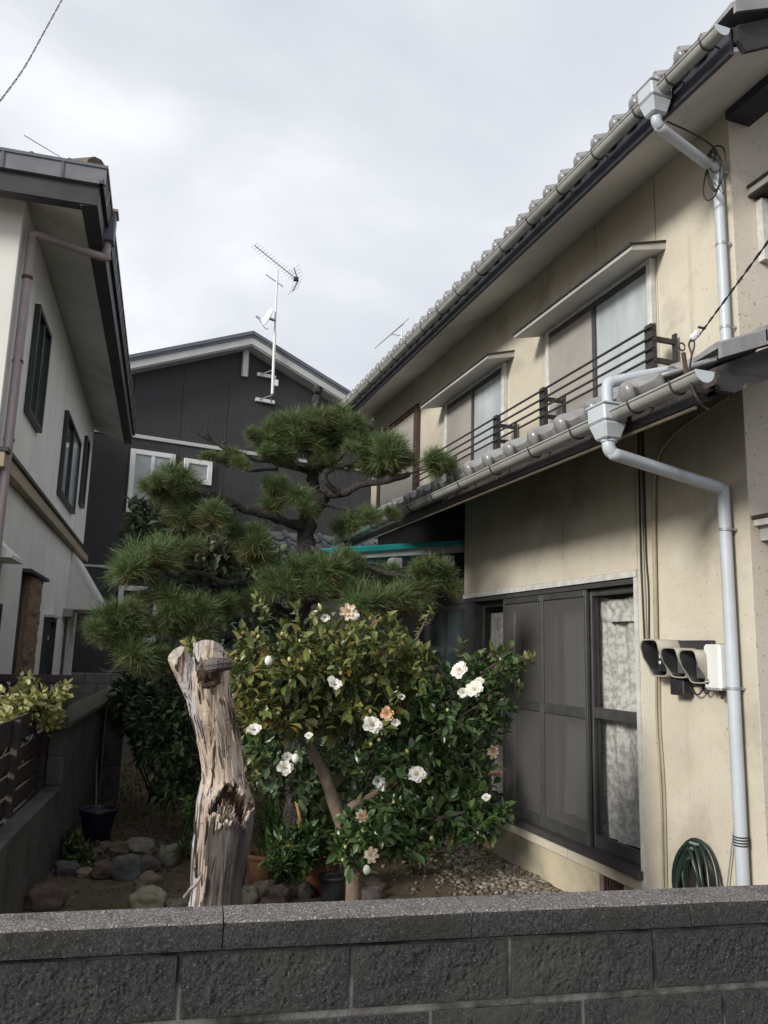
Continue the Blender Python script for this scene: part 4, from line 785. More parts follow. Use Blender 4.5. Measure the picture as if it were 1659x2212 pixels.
c = bm0.lerp(bm1, 0.95); MB().box((c.x-0.05, c.y-0.03, c.z-0.05), (c.x+0.05, c.y+0.03, c.z+0.04)).build('feed_box', BLACKM, yg, bevel=0.006)
MB().tube(smooth_path([dv(4.95, 9.15), dv(5.05, 9.10), dv(5.19, 9.05), dv(5.33, 8.98)], 4), 0.010, 6).build('boom_brace', METALG, ant)
ax = (DM.to_3x3() @ Vector((-0.97, -0.10, 0.33))).normalized()
dsh = MB().lathe([(0.002, 0), (0.10, 0.010), (0.175, 0.034), (0.21, 0.052), (0.212, 0.048), (0.175, 0.026), (0.10, 0.003), (0.002, -0.008)], dv(5.06, 8.24), 26, ax).build('dish', PORCELAIN, ant)
MB().tube([dv(5.06, 8.24), dv(5.20, 8.22)], 0.03, 8).build('dish_mount', METALG, dsh)
MB().tube(smooth_path([dv(5.06, 8.02), dv(4.98, 7.98, -0.5), dv(4.80, 8.14, -0.55)], 5), 0.008, 6).build('feed_arm', METALG, dsh); q = dv(4.79, 8.16, -0.55); MB().tube([q-ax*0.05, q+ax*0.05], 0.026, 8).build('feed_horn', PORCELAIN, dsh)

# small aerial on the roof of the cream house
a2 = thing('roof_aerial', 'thin bare aerial on the far roof of the cream house', 'antenna', (4.2, 10.0, 5.6))
am = onY(868, 712, 10.0); MB().tube([(am.x, 10.0, 5.5), am], 0.012, 6).build('mast', PORCELAIN, a2)
for (p, q, r) in (((810, 752), (883, 688), 0.007), ((822, 742), (872, 700), 0.005), ((845, 722), (884, 728), 0.006)): MB().tube([onY(*p, 10.0), onY(*q, 10.0)], r, 5).build('element', METALG, a2)

# ------------------------------------------------------------------ tiled annex seen between the pine boughs
ann = thing('tiled_annex', 'low cream annex with old grey tiled roof glimpsed behind the pine', 'house', (3.0, 12.2, 0))
MB().box((2.5, 11.2, 0), (5.5, 13.6, 2.75)).build('wall', STUCCO, ann)
rf = MB().prism([(2.15, 10.8, 2.72), (2.15, 12.4, 3.55), (2.15, 14.0, 2.72), (2.15, 14.0, 2.62), (2.15, 12.4, 3.42), (2.15, 10.8, 2.62)], (3.5, 0, 0)).build('roof', TILE_D, ann)
tm = tile_mesh(0.28, 0.36, TILE_D, False)
a = math.atan(0.83/1.6)
for r in range(5):
    for k in range(12):
        o = Vector((2.15+k*0.28, 10.78, 2.735)) + Vector((0, math.cos(a), math.sin(a)))*(0.33*r); place(tm, 'roof_tile', basis(o, Vector((1, 0, 0)), Vector((0, math.cos(a), math.sin(a))), Vector((0, -math.sin(a), math.cos(a)))), rf)

# ------------------------------------------------------------------ foliage helpers
def leaf_tpl(w=0.46, fold=0.10, droop=0.10):
    v = np.array([(0, 0, 0), (-w*0.42, 0.28, fold*0.8), (w*0.42, 0.28, fold*0.8), (0, 0.30, 0), (-w*0.5, 0.60, fold), (w*0.5, 0.60, fold), (0, 0.62, 0.0), (0, 1.0, -droop)], float)
    f = [(0, 3, 1), (0, 2, 3), (1, 3, 6, 4), (3, 2, 5, 6), (4, 6, 7), (6, 5, 7)]
    return v, f
LEAF = leaf_tpl(); NARROW = leaf_tpl(0.30, 0.05, 0.16); BROAD = leaf_tpl(0.62, 0.06, 0.06)
def unit(a): return a/np.maximum(np.linalg.norm(a, axis=-1, keepdims=True), 1e-9)
def leaf_frames(P, D, N):
    D = unit(D); X = unit(np.cross(D, N)); Z = np.cross(X, D); return X, D, Z
def leaves_mesh(P, D, N, S, tpl):
    tv, tf = tpl; X, Y, Z = leaf_frames(P, D, N); k = len(tv)
    V = P[:, None, :] + S[:, None, None]*(tv[None, :, 0:1]*X[:, None, :] + tv[None, :, 1:2]*Y[:, None, :] + tv[None, :, 2:3]*Z[:, None, :])
    V = V.reshape(-1, 3); F = []
    for i in range(len(P)): F += [tuple(q+i*k for q in f) for f in tf]
    return V, F
def np_mesh(name, V, F, mat, parent=None, smooth=True, kind=None):
    V = np.asarray(V, float); ctr = Vector((V.min(0)+V.max(0))/2)
    me = bpy.data.meshes.new(name); me.from_pydata((V-np.array(ctr)).tolist(), [], F); me.polygons.foreach_set('use_smooth', [smooth]*len(F)); me.materials.append(mat); me.update()
    o = bpy.data.objects.new(name, me); C.objects.link(o)
    if parent: o.parent = parent; o.matrix_local = WM[parent.name].inverted() @ Matrix.Translation(ctr)
    else: o.location = ctr
    WM[o.name] = Matrix.Translation(ctr)
    if kind: o['kind'] = kind
    return o
def lobes_sample(lobes, n, shell=0.55):
    """points inside ellipsoid lobes (centre, radii), biased to the outside; with outward directions"""
    w = np.array([r[0]*r[1]+r[1]*r[2]+r[0]*r[2] for c, r in lobes]); w = w/w.sum(); pick = rng.choice(len(lobes), n, p=w)
    c = np.array([lobes[i][0] for i in pick], float); r = np.array([lobes[i][1] for i in pick], float)
    d = unit(rng.normal(size=(n, 3))); q = (shell + (1-shell)*rng.random(n)**0.7)[:, None]
    q = q*(0.86+0.22*rng.random(n))[:, None]
    return c + d*r*q, unit(d/r)
def twig_leaves(T, O, per, size, upbias=0.35, spread=0.9, along=0.10):
    """per leaves round each twig tip T growing along O"""
    n = len(T); ax = unit(O + np.array([0, 0, upbias]) + 0.5*rng.normal(size=(n, 3)))
    ax = np.repeat(ax, per, 0); P = np.repeat(T, per, 0); t = np.tile(np.linspace(0, 1, per), n)
    side = unit(np.cross(ax, rng.normal(size=ax.shape)))
    P = P - ax*((1-t)*along)[:, None] + 0.006*rng.normal(size=P.shape)
    D = unit(ax*(0.25+0.75*t)[:, None] + side*(spread*(1.15-0.6*t))[:, None])
    N = unit(ax*0.7 + np.array([0, 0, 0.9]) + 0.35*rng.normal(size=ax.shape))
    S = size*(0.65+0.6*rng.random(len(P)))
    return P, D, N, S
def shrub(name, label, cat, base, lobes, twigs, per, size, mat, tpl=LEAF, group=None, stems=5, shell=0.5, stem_r=0.012, along=0.1, upbias=0.35):
    t = thing(name, label, cat, base, 0, group)
    T, O = lobes_sample(lobes, twigs, shell); T[:, 2] = np.maximum(T[:, 2], 0.06)
    P, D, N, S = twig_leaves(T, O, per, size, upbias, along=along)
    V, F = leaves_mesh(P, D, N, S, tpl); np_mesh('foliage', V, F, mat, t, kind='stuff')
    for k in range(stems):
        c, r = lobes[k % len(lobes)]; tip = Vector(c)+Vector((random.uniform(-.6, .6)*r[0], random.uniform(-.6, .6)*r[1], random.uniform(0, .6)*r[2]))
        b = Vector(base)+Vector((random.uniform(-.06, .06), random.uniform(-.06, .06), -0.03)); m = b.lerp(tip, 0.5)+Vector((random.uniform(-.06, .06), random.uniform(-.06, .06), 0))
        MB().tube(smooth_path([b, m, tip], 5), lerp_list(stem_r, stem_r*0.35, 11), 6).build('stem', TWIG, t)
    return t

# ------------------------------------------------------------------ weathered dead trunk
stump = thing('dead_tree_trunk', 'weathered dead tree trunk with sawn stubs standing by the street wall', 'tree trunk', (0.36, 3.0, 0))
def wood_mat(name, grey):
    m = bpy.data.materials.new(name); m.use_nodes = True; t = m.node_tree; L = t.links; b = t.nodes['Principled BSDF']; b.inputs['Roughness'].default_value = 0.85
    g = nd(t, 'ShaderNodeNewGeometry')
    def mp(s):
        k = nd(t, 'ShaderNodeMapping'); k.inputs['Scale'].default_value = s; k.inputs['Rotation'].default_value = (0, R(-4), 0); L.new(g.outputs['Position'], k.inputs['Vector']); return k
    def ns(v, sc, det=6, dist=0.0):
        k = nd(t, 'ShaderNodeTexNoise'); k.inputs['Scale'].default_value = sc; k.inputs['Detail'].default_value = det; k.inputs['Distortion'].default_value = dist; L.new(v.outputs[0], k.inputs['Vector']); return k.outputs['Fac']
    def ramp(f, stops):
        k = nd(t, 'ShaderNodeValToRGB'); el = k.color_ramp.elements; el[0].position, el[0].color = stops[0][0], (*stops[0][1], 1); el[1].position, el[1].color = stops[-1][0], (*stops[-1][1], 1)
        for p, c in stops[1:-1]: q = el.new(p); q.color = (*c, 1)
        L.new(f, k.inputs['Fac']); return k.outputs['Color']
    def mix(f, a, bb, lo, hi):
        r = nd(t, 'ShaderNodeMapRange'); r.inputs['From Min'].default_value = lo; r.inputs['From Max'].default_value = hi; L.new(f, r.inputs['Value'])
        k = nd(t, 'ShaderNodeMix', data_type='RGBA'); L.new(r.outputs[0], k.inputs['Factor']); L.new(a, k.inputs['A'])
        if isinstance(bb, tuple): k.inputs['B'].default_value = (*bb, 1)
        else: L.new(bb, k.inputs['B'])
        return k.outputs['Result']
    v1 = mp((1, 1, 0.10)); v2 = mp((1, 1, 0.045)); v3 = mp((1, 1, 0.35)); v4 = mp((1, 1, 0.22)); v5 = mp((0.5, 0.5, 3))
    if grey: base = ramp(ns(v1, 34, 7), [(0.28, (0.042, 0.035, 0.031)), (0.5, (0.10, 0.084, 0.075)), (0.72, (0.165, 0.142, 0.128))])
    else: base = ramp(ns(v1, 22, 7, 0.3), [(0.22, (0.11, 0.07, 0.048)), (0.38, (0.26, 0.185, 0.135)), (0.50, (0.43, 0.345, 0.27)), (0.68, (0.58, 0.505, 0.425))])
    c = mix(ns(v3, 5, 5), base, (0.42, 0.41, 0.42) if not grey else (0.20, 0.155, 0.11), 0.56, 0.63)
    if not grey: c = mix(ns(v4, 11, 5), c, (0.17, 0.10, 0.066), 0.57, 0.64)
    c = mix(ns(v1, 140, 3), c, (0.12, 0.085, 0.062) if not grey else (0.04, 0.034, 0.03), 0.52, 0.86)
    c = mix(ns(v2, 46, 7, 0.4), c, (0.022, 0.015, 0.012), 0.60, 0.64)
    c = mix(ns(v4, 60, 4), c, (0.05, 0.035, 0.028), 0.63, 0.69)
    c = mix(ns(v5, 36, 4), c, (0.09, 0.06, 0.045), 0.66, 0.70)
    L.new(c, b.inputs['Base Color'])
    bn = nd(t, 'ShaderNodeBump'); bn.inputs['Strength'].default_value = 0.9; bn.inputs['Distance'].default_value = 0.02; L.new(ns(v2, 46, 7, 0.4), bn.inputs['Height'])
    bn2 = nd(t, 'ShaderNodeBump'); bn2.inputs['Strength'].default_value = 0.5; bn2.inputs['Distance'].default_value = 0.004; L.new(ns(v1, 120, 4), bn2.inputs['Height']); L.new(bn.outputs[0], bn2.inputs['Normal']); L.new(bn2.outputs[0], b.inputs['Normal'])
    return m
DEADW = wood_mat('bleached_dead_wood', False); DEADG = wood_mat('grey_weathered_wood', True)
HOLLOW = M('rotten_hollow', (0.035, 0.022, 0.016), (0.10, 0.06, 0.035), 40, 1, 1.0, 60, bdist=0.02)
ENDGRAIN = M('sawn_end_grain', (0.40, 0.36, 0.32), (0.25, 0.21, 0.18), 40, 0.9, 0.5, 90, c3=(0.14, 0.12, 0.11), c3scale=30, c3lo=0.55, c3hi=0.66)
def wood_tube(pts, rads, name, mat, par, n=72, groove=0.03, seed=0.0, flare=None, capmat=None, tilt=None):
    P = smooth_path(pts, 10); m = len(P); rr = np.interp(np.linspace(0, 1, m), np.linspace(0, 1, len(rads)), rads)
    vs = []; u = Vector((1, 0, 0))
    for i, p in enumerate(P):
        d = (P[min(i+1, m-1)]-P[max(i-1, 0)]).normalized(); u = (u-d*u.dot(d)).normalized(); w = d.cross(u)
        for k in range(n):
            a = 2*math.pi*k/n; o = u*math.cos(a)+w*math.sin(a); q = p+o*rr[i]
            s = Vector((math.cos(a)*2.2, math.sin(a)*2.2, (p.z)*1.1+seed)); g = mnoise.fractal(s, 0.9, 2.2, 4)
            fine = mnoise.fractal(Vector((math.cos(a)*9, math.sin(a)*9, p.z*1.6+seed)), 0.7, 2.0, 3)
            crack = -max(0, 0.16-abs(mnoise.noise(Vector((math.cos(a)*3.6, math.sin(a)*3.6, p.z*0.9+seed+5)))))*1.6
            f = 1+0.07*g+groove*fine+groove*2.2*crack
            if flare: f += flare(a, p)
            q = p + o*rr[i]*f
            if tilt and i >= m-3: q += d*(tilt*math.cos(a-1.2)*rr[i])*(i-(m-4))/3
            vs.append(q)
    b = MB().add(vs, [(i*n+k, i*n+(k+1) % n, (i+1)*n+(k+1) % n, (i+1)*n+k) for i in range(m-1) for k in range(n)], True)
    o = b.build(name, mat, par)
    if capmat:
        d = (P[-1]-P[-2]).normalized(); top = vs[-n:]; c = sum(top, Vector())/n
        ring = [c+(t-c)*0.55 - d*0.003 for t in top]
        MB().add(top+ring+[c+d*0.002], [(k, (k+1) % n, n+(k+1) % n, n+k) for k in range(n)] + [(n+k, n+(k+1) % n, 2*n) for k in range(n)], True).build('sawn_face', capmat, o)
    return o
SY = 3.0
def sp(x, y, dy=0.0): return onY(x, y, SY+dy)
g0 = sp(466, 1960); base = Vector((g0.x-0.010, SY, 0))
def main_trunk():
    path = smooth_path([base, Vector((base.x+0.003, SY, 0.35)), sp(465, 1950), sp(474, 1860), sp(484, 1790), sp(487, 1745), sp(486, 1700, 0.008), sp(482, 1660, 0.012), sp(473, 1600, 0.01), sp(462, 1550), sp(452, 1505), sp(447, 1465), sp(449, 1438), sp(452, 1420)], 24)
    pz = np.array([p.z for p in path]); px = np.array([p.x for p in path]); py = np.array([p.y for p in path])
    zr = [0, 0.35, sp(0, 1950).z, sp(0, 1860).z, sp(0, 1795).z, sp(0, 1750).z, sp(0, 1712).z, sp(0, 1690).z, sp(0, 1600).z, sp(0, 1500).z, sp(0, 1450).z, sp(0, 1425).z]
    rr = [0.125, 0.100, 0.089, 0.098, 0.103, 0.101, 0.086, 0.075, 0.075, 0.076, 0.077, 0.066]
    cc = sp(503, 1741, -0.082); nv = Vector((0.14, -0.66, 0.74)).normalized(); ux = (Vector((1, 0, 0))-nv*nv.x).normalized(); uy = nv.cross(ux)
    n, m = 150, 230; vs = []; soc = []; grey = []
    z0, z1 = pz[0], pz[-1]
    for j in range(m+1):
        z = z0+(z1-z0)*j/m; c0 = Vector((float(np.interp(z, pz, px)), float(np.interp(z, pz, py)), z)); r0 = float(np.interp(z, zr, rr))
        for k in range(n):
            a = 2*math.pi*k/n; c, s = math.cos(a), math.sin(a)
            g = mnoise.fractal(Vector((c*2.0, s*2.0, z*1.3+4)), 0.9, 2.2, 4); fine = mnoise.fractal(Vector((c*10, s*10, z*0.9+3)), 0.9, 2.0, 3)
            cr = -max(0, 0.045-abs(mnoise.noise(Vector((c*2.6, s*2.6, z*0.55+5)))))*4.5 - max(0, 0.025-abs(mnoise.noise(Vector((c*7, s*7, z*1.0+9)))))*4.0
            lump = 0.02*mnoise.noise(Vector((c*3, s*3, z*9)))
            r = r0*(1+0.035*g+0.035*fine+0.085*cr+lump); q = c0+Vector((r*c, r*s, 0))
            d = q-cc; e = math.hypot(d.dot(ux)/1.10, d.dot(uy)/0.78); inside = 0
            if abs(d.dot(nv)) < 0.10:
                th = math.atan2(d.dot(uy), d.dot(ux)); wob = 1+0.34*mnoise.fractal(Vector((math.cos(th)*1.6, math.sin(th)*1.6, 2)), 0.7, 2, 5)
                e /= wob
                if e < 0.066: q -= nv*(0.085*(1-(e/0.066)**4)); q += 0.010*Vector((mnoise.noise(q*60), mnoise.noise(q*60+Vector((5, 0, 0))), mnoise.noise(q*70))); inside = 1
                elif e < 0.095: q += nv*(0.024*math.exp(-((e-0.070)/0.012)**2))*(0.55+1.3*mnoise.noise(q*38))*(1.0 if d.dot(uy) < 0.01 else 0.35)
            vs.append(q); soc.append(inside)
            grey.append(z < cc.z-0.015+0.10*mnoise.fractal(Vector((c*7, s*7, 1)), 0.6, 2, 4) and (c+0.5*mnoise.fractal(Vector((c*6, s*6, z*2.5)), 0.6, 2, 3)) > -0.85 and not e < 0.078)
    fs = [(i*n+k, i*n+(k+1) % n, (i+1)*n+(k+1) % n, (i+1)*n+k) for i in range(m) for k in range(n)]
    o = MB().add(vs, fs, True).build('trunk', DEADW, stump); o.data.materials.append(DEADG); o.data.materials.append(HOLLOW)
    for f, p in zip(fs, o.data.polygons): p.material_index = 2 if sum(soc[i] for i in f) >= 3 else 1 if grey[f[0]] else 0
    b = MB()
    for k in range(40):
        a = random.uniform(0, 6.28); e = random.uniform(0, 0.05); q = cc+ux*(e*math.cos(a)*1.1)+uy*(e*math.sin(a)*0.75-0.008)-nv*0.06; e2 = q+nv*random.uniform(0.01, 0.05)+Vector((random.uniform(-.015, .015), 0, random.uniform(-0.01, 0.035))); b.tube([q, e2], [random.uniform(0.003, 0.007), 0.001], 5)
    b.build('wood_splinters', DEADW, stump)
    for nm, mt, cnt, seed in (('bark_flakes', HOLLOW, 46, 3), ('wood_flakes', DEADW, 50, 5)):    # peeling slivers standing off the trunk
        r = random.Random(seed); b = MB()
        for k in range(cnt):
            z = r.uniform(sp(0, 1950).z-0.1 if mt is HOLLOW else cc.z+0.06, sp(0, 1460).z); a = r.uniform(2.4, 7.0); ln = r.uniform(0.02, 0.11); w = r.uniform(0.0015, 0.006); P = []
            for t in (0, 0.35, 0.7, 1):
                zz = z+ln*t; rad = float(np.interp(zz, zr, rr))*1.03+0.001+0.006*t*t*r.random(); aa = a+0.03*math.sin(t*3+k); P.append(Vector((float(np.interp(zz, pz, px))+rad*math.cos(aa), float(np.interp(zz, pz, py))+rad*math.sin(aa), zz)))
            b.tube(P, [w*0.5, w, w*0.8, 0.0006], 4, cap=False)
        b.build(nm, mt, stump, kind='stuff')
main_trunk()
def top_cut(pts, rads, name, mat, seed, drop, n=64, par=stump):      # stub with a slanting saw cut across its end
    o = wood_tube(pts, rads, name, mat, par, n=n, groove=0.03, seed=seed, capmat=ENDGRAIN, tilt=drop); return o
top_cut([sp(432, 1500, 0.01), sp(412, 1466, -0.005), sp(394, 1436, -0.01), sp(380, 1412, -0.015)], [0.052, 0.045, 0.039, 0.034], 'stub', DEADW, 21, 0.35)
top_cut([sp(450, 1475, 0.015), sp(452, 1445, 0.015), sp(453, 1424, 0.015), sp(452, 1406, 0.015)], [0.076, 0.072, 0.064, 0.056], 'stub', DEADW, 31, -0.75)
wood_tube([sp(428, 1442, -0.05), sp(452, 1440, -0.085), sp(478, 1436, -0.09), sp(499, 1434, -0.075)], [0.018, 0.026, 0.023, 0.019], 'cut_limb', DEADG, stump, n=56, groove=0.14, seed=41, capmat=ENDGRAIN)
wood_tube([sp(448, 1462, -0.05), sp(447, 1450, -0.072), sp(446, 1436, -0.085)], [0.040, 0.036, 0.020], 'knot', HOLLOW, stump, n=36, groove=0.2, seed=51)
wood_tube([sp(432, 1446, -0.06), sp(424, 1430, -0.07), sp(421, 1417, -0.075)], [0.009, 0.006, 0.001], 'splinter', HOLLOW, stump, n=10, seed=61)
wood_tube([sp(455, 1492, -0.045), sp(452, 1476, -0.052), sp(450, 1458, -0.055)], [0.012, 0.040, 0.036], 'scar', HOLLOW, stump, n=36, groove=0.15, seed=71)
b = MB()
for k in range(6):
    p0 = sp(434-k*1.5, 1893+k*2.0, -0.095); b.tube(smooth_path([p0, p0+Vector((-0.022-0.003*k, -0.010, -0.028-0.003*k)), sp(408-k*1.8, 1920+k*2.4, -0.11)], 4), [0.004, 0.005, 0.005, 0.006, 0.006, 0.007, 0.006, 0.004, 0.001], 5, wob=0.9)
b.build('bark_strip', ENDGRAIN, stump)

# ------------------------------------------------------------------ black pine
PB = Vector((1.44, 6.1, 0)); pine = thing('pine_tree', 'trained black pine with tufted pads of needles over a crooked trunk', 'tree', PB)
def pp(x, y, Y=6.1): return onY(x, y, Y)
def limb(pts, r0, r1, name='branch', n=10, wob=0.45, mat=BARK, par=pine):
    P = smooth_path(pts, 7)
    P = [p+0.012*Vector((mnoise.noise(p*9), mnoise.noise(p*9+Vector((7, 0, 0))), mnoise.noise(p*9+Vector((0, 9, 0))))) for p in P]
    return MB().tube(P, lerp_list(r0, r1, len(P)), n, wob=wob).build(name, mat, par)
limb([PB+Vector((0.05, 0.1, -0.05)), PB+Vector((0.0, 0.05, 0.6)), pp(640, 1400), pp(650, 1290), pp(658, 1190), pp(664, 1130), pp(683, 1095), pp(700, 1072)], 0.10, 0.058, 'trunk', 16)
limb([pp(690, 1085), pp(676, 1035, 6.15), pp(676, 975, 6.15), pp(682, 920, 6.15), pp(683, 875, 6.15), pp(690, 838, 6.15)], 0.05, 0.026, 'trunk', 14, 0.7)
MB().box((pp(688, 838).x-0.03, 6.1, pp(688, 848).z), (pp(688, 838).x+0.02, 6.16, pp(688, 832).z)).build('dead_stub', BARK, pine, bevel=0.01)
limb([pp(700, 1072), pp(740, 1066, 5.95), pp(775, 1050, 5.85), pp(838, 1038, 5.7), pp(884, 1022, 5.6)], 0.036, 0.020); limb([pp(884, 1022, 5.6), pp(915, 1016, 5.5), pp(950, 1012, 5.45)], 0.008, 0.006)
limb([pp(735, 1066, 5.95), pp(700, 1038, 5.9), pp(712, 1015, 5.9), pp(756, 1002, 5.9), pp(800, 985, 5.85)], 0.028, 0.014); limb([pp(715, 1012, 5.9), pp(745, 965, 5.9), pp(742, 915, 5.9)], 0.018, 0.01)
limb([pp(662, 1145), pp(628, 1130, 6.0), pp(562, 1108, 5.9), pp(509, 1093, 5.85), pp(459, 1068, 5.8), pp(411, 1072, 5.75), pp(388, 1052, 5.7), pp(372, 1030, 5.7)], 0.042, 0.013)
limb([pp(509, 1093, 5.85), pp(500, 1125, 5.8), pp(485, 1150, 5.8)], 0.015, 0.01); limb([pp(388, 1090, 5.75), pp(360, 1062, 5.7), pp(340, 1055, 5.7)], 0.012, 0.008)
limb([pp(676, 1020, 6.15), pp(602, 1000, 6.0), pp(549, 990, 5.95), pp(486, 966, 5.9), pp(457, 950, 5.9), pp(426, 940, 5.9)], 0.026, 0.014)
limb([pp(457, 950, 5.9), pp(447, 940, 5.88), pp(445, 928, 5.88)], 0.013, 0.011); limb([pp(440, 944, 5.9), pp(431, 934, 5.9)], 0.008, 0.006); limb([pp(478, 962, 5.9), pp(488, 952, 5.88)], 0.012, 0.011)
limb([pp(602, 1013, 6.0), pp(541, 1017, 5.95), pp(520, 1012, 5.95)], 0.014, 0.008)
limb([pp(650, 1290), pp(600, 1268, 6.0), pp(562, 1260, 5.9), pp(483, 1257, 5.8), pp(430, 1238, 5.75), pp(377, 1243, 5.7), pp(345, 1230, 5.7)], 0.034, 0.012)
limb([pp(645, 1330), pp(580, 1305, 5.9), pp(536, 1297, 5.8), pp(470, 1290, 5.7), pp(430, 1300, 5.65)], 0.028, 0.010)
limb([pp(640, 1380), pp(520, 1375, 5.8), pp(400, 1370, 5.6), pp(310, 1350, 5.6), pp(240, 1345, 5.6)], 0.032, 0.012); limb([pp(400, 1430, 5.7), pp(330, 1440, 5.6), pp(250, 1452, 5.6), pp(218, 1446, 5.6)], 0.014, 0.006)
limb([pp(660, 1180), pp(720, 1205, 5.85), pp(782, 1222, 5.7), pp(856, 1242, 5.55), pp(907, 1245, 5.5), pp(940, 1240, 5.5)], 0.028, 0.009)
limb([pp(655, 1310), pp(676, 1302, 5.8), pp(728, 1288, 5.6), pp(775, 1282, 5.5)], 0.022, 0.010); limb([pp(690, 1090, 6.0), pp(740, 1100, 5.9), pp(800, 1108, 5.8)], 0.014, 0.008)
limb([pp(670, 1120, 6.0), pp(650, 1085, 5.9), pp(640, 1065, 5.85)], 0.012, 0.007)
def pad_mesh(seed, shoots=9, per=190, L=0.135, rad=0.10):
    r = np.random.default_rng(seed); V = []; F = []; o = 0; OLD = []; TIPS = []
    for s in range(shoots):
        a = r.uniform(0, 2*math.pi); q = rad*math.sqrt((s+0.2)/shoots)*r.uniform(.7, 1.35); c = np.array([q*math.cos(a), q*math.sin(a), r.uniform(-0.04, 0.05)-0.35*q]); TIPS.append(tuple(c))
        ax = unit(np.array([c[0]*5, c[1]*5, 0.6+r.uniform(-.25, .3)])); n = int(per*r.uniform(.7, 1.2)); k = r.random(n)
        th = np.radians(8+92*k**0.8); ph = r.uniform(0, 2*math.pi, n)
        e1 = unit(np.cross(ax, [0.3, 0.5, 0.81])); e2 = np.cross(ax, e1)
        D = np.cos(th)[:, None]*ax + np.sin(th)[:, None]*(np.cos(ph)[:, None]*e1+np.sin(ph)[:, None]*e2)
        ln = L*r.uniform(0.65, 1.15, n); st = c - ax*(0.065*k*r.random(n))[:, None]
        w = unit(np.cross(D, r.normal(size=(n, 3))))*0.0014; OLD.append(k > 0.84)
        bend = 0.10*r.normal(size=(n, 3)); mid = st+(D-bend*0.3)*(ln*0.55)[:, None]; end = st+(D+bend)*ln[:, None]; end[:, 2] -= ln*(0.04+0.20*r.random(n)*k)
        q6 = np.stack([st-w, st+w, mid-w, mid+w, end-w*0.35, end+w*0.35], 1).reshape(-1, 3); V.append(q6)
        for i in range(n): b = o+6*i; F += [(b, b+1, b+3, b+2), (b+2, b+3, b+5, b+4)]
        o += 6*n
    nf = len(F); V = np.concatenate(V).tolist()
    for c in TIPS:                               # the bare shoots inside the pad
        p0 = np.array([c[0]*0.15, c[1]*0.15, -0.07]); p1 = np.array(c); sd = np.array([-c[1], c[0], 0]); sd = sd/max(np.linalg.norm(sd), 1e-6)*0.005; b = len(V)
        V += [tuple(p0-sd), tuple(p0+sd), tuple(p1+sd*.7), tuple(p1-sd*.7), tuple(p0+np.array([0, 0, .009])), tuple(p1+np.array([0, 0, .007]))]; F += [(b, b+1, b+2, b+3), (b, b+3, b+5, b+4), (b+1, b+4, b+5, b+2)]
    me = proto('needle_pad', V, F, NEEDLE, False); me.materials.append(NEEDLE_OLD); me.materials.append(TWIG)
    me.polygons.foreach_set('material_index', np.concatenate([np.repeat(np.concatenate(OLD).astype(np.int32), 2), np.full(len(F)-nf, 2, np.int32)])); return me
pads = [pad_mesh(s) for s in range(9)]
PADS = [(655, 945, 105, 5.95), (690, 900, 95, 5.95), (762, 915, 100, 5.9), (705, 985, 85, 5.95), (600, 965, 80, 5.95), (775, 950, 85, 5.8), (642, 915, 120, 6.0), (588, 930, 80, 6.0), (725, 893, 105, 6.0), (716, 940, 110, 6.05), (830, 952, 135, 5.75), (800, 985, 90, 5.8), (868, 985, 90, 5.7), (957, 996, 92, 5.45), (636, 1063, 100, 5.85), (595, 1040, 70, 5.9),
        (810, 1105, 80, 5.8), (745, 1122, 85, 5.85), (946, 1226, 112, 5.5), (630, 1222, 105, 5.7), (714, 1220, 115, 5.6), (790, 1280, 130, 5.4), (850, 1285, 100, 5.4), (890, 1268, 105, 5.5), (752, 1197, 85, 5.75),
        (372, 1018, 105, 5.7), (345, 1045, 80, 5.7), (408, 1040, 70, 5.75), (518, 982, 78, 5.9), (446, 980, 48, 5.9), (573, 940, 85, 5.95), (425, 1098, 115, 5.75), (455, 1110, 85, 5.8), (540, 1145, 95, 5.75), (568, 1170, 95, 5.7),
        (316, 1200, 130, 5.65), (362, 1178, 110, 5.7), (290, 1215, 90, 5.6), (362, 1285, 110, 5.6), (427, 1300, 115, 5.55), (400, 1320, 95, 5.55), (603, 1240, 105, 5.65), (545, 1235, 0, 5.7), (232, 1332, 100, 5.6), (272, 1318, 95, 5.6),
        (298, 1402, 110, 5.55), (340, 1412, 95, 5.6), (430, 1345, 100, 5.6), (378, 1345, 85, 5.65), (255, 1370, 80, 5.6), (470, 1300, 80, 5.7), (840, 1225, 70, 5.8), (680, 1265, 95, 5.6), (560, 1280, 80, 5.7), (320, 1345, 80, 5.6), (215, 1365, 60, 5.6)]
for i, (x, y, d, Y) in enumerate(PADS):
    if not d: continue
    s = d/FPX*Y/0.36*1.06; c = pp(x, y+d*0.08, Y)
    for q in range(1 if d < 60 else 3):
        off = Vector() if q == 0 else Vector((random.uniform(-1, 1)*0.15*s, random.uniform(-1, 1)*0.16*s, random.uniform(-0.10, 0.05)*s)); k = s*(1 if q == 0 else random.uniform(0.55, 0.85))
        rz = Matrix.Rotation(random.uniform(0, 6.28), 4, 'Z') @ Matrix.Rotation(random.uniform(-.45, .45), 4, 'X') @ Matrix.Rotation(random.uniform(-.35, .35), 4, 'Y')
        place(pads[(i*3+q) % 9], 'needle_cluster', Matrix.Translation(c+off) @ rz @ Matrix.Diagonal((k, k*random.uniform(.85, 1.1), k*random.uniform(.75, 1.0), 1)), pine)

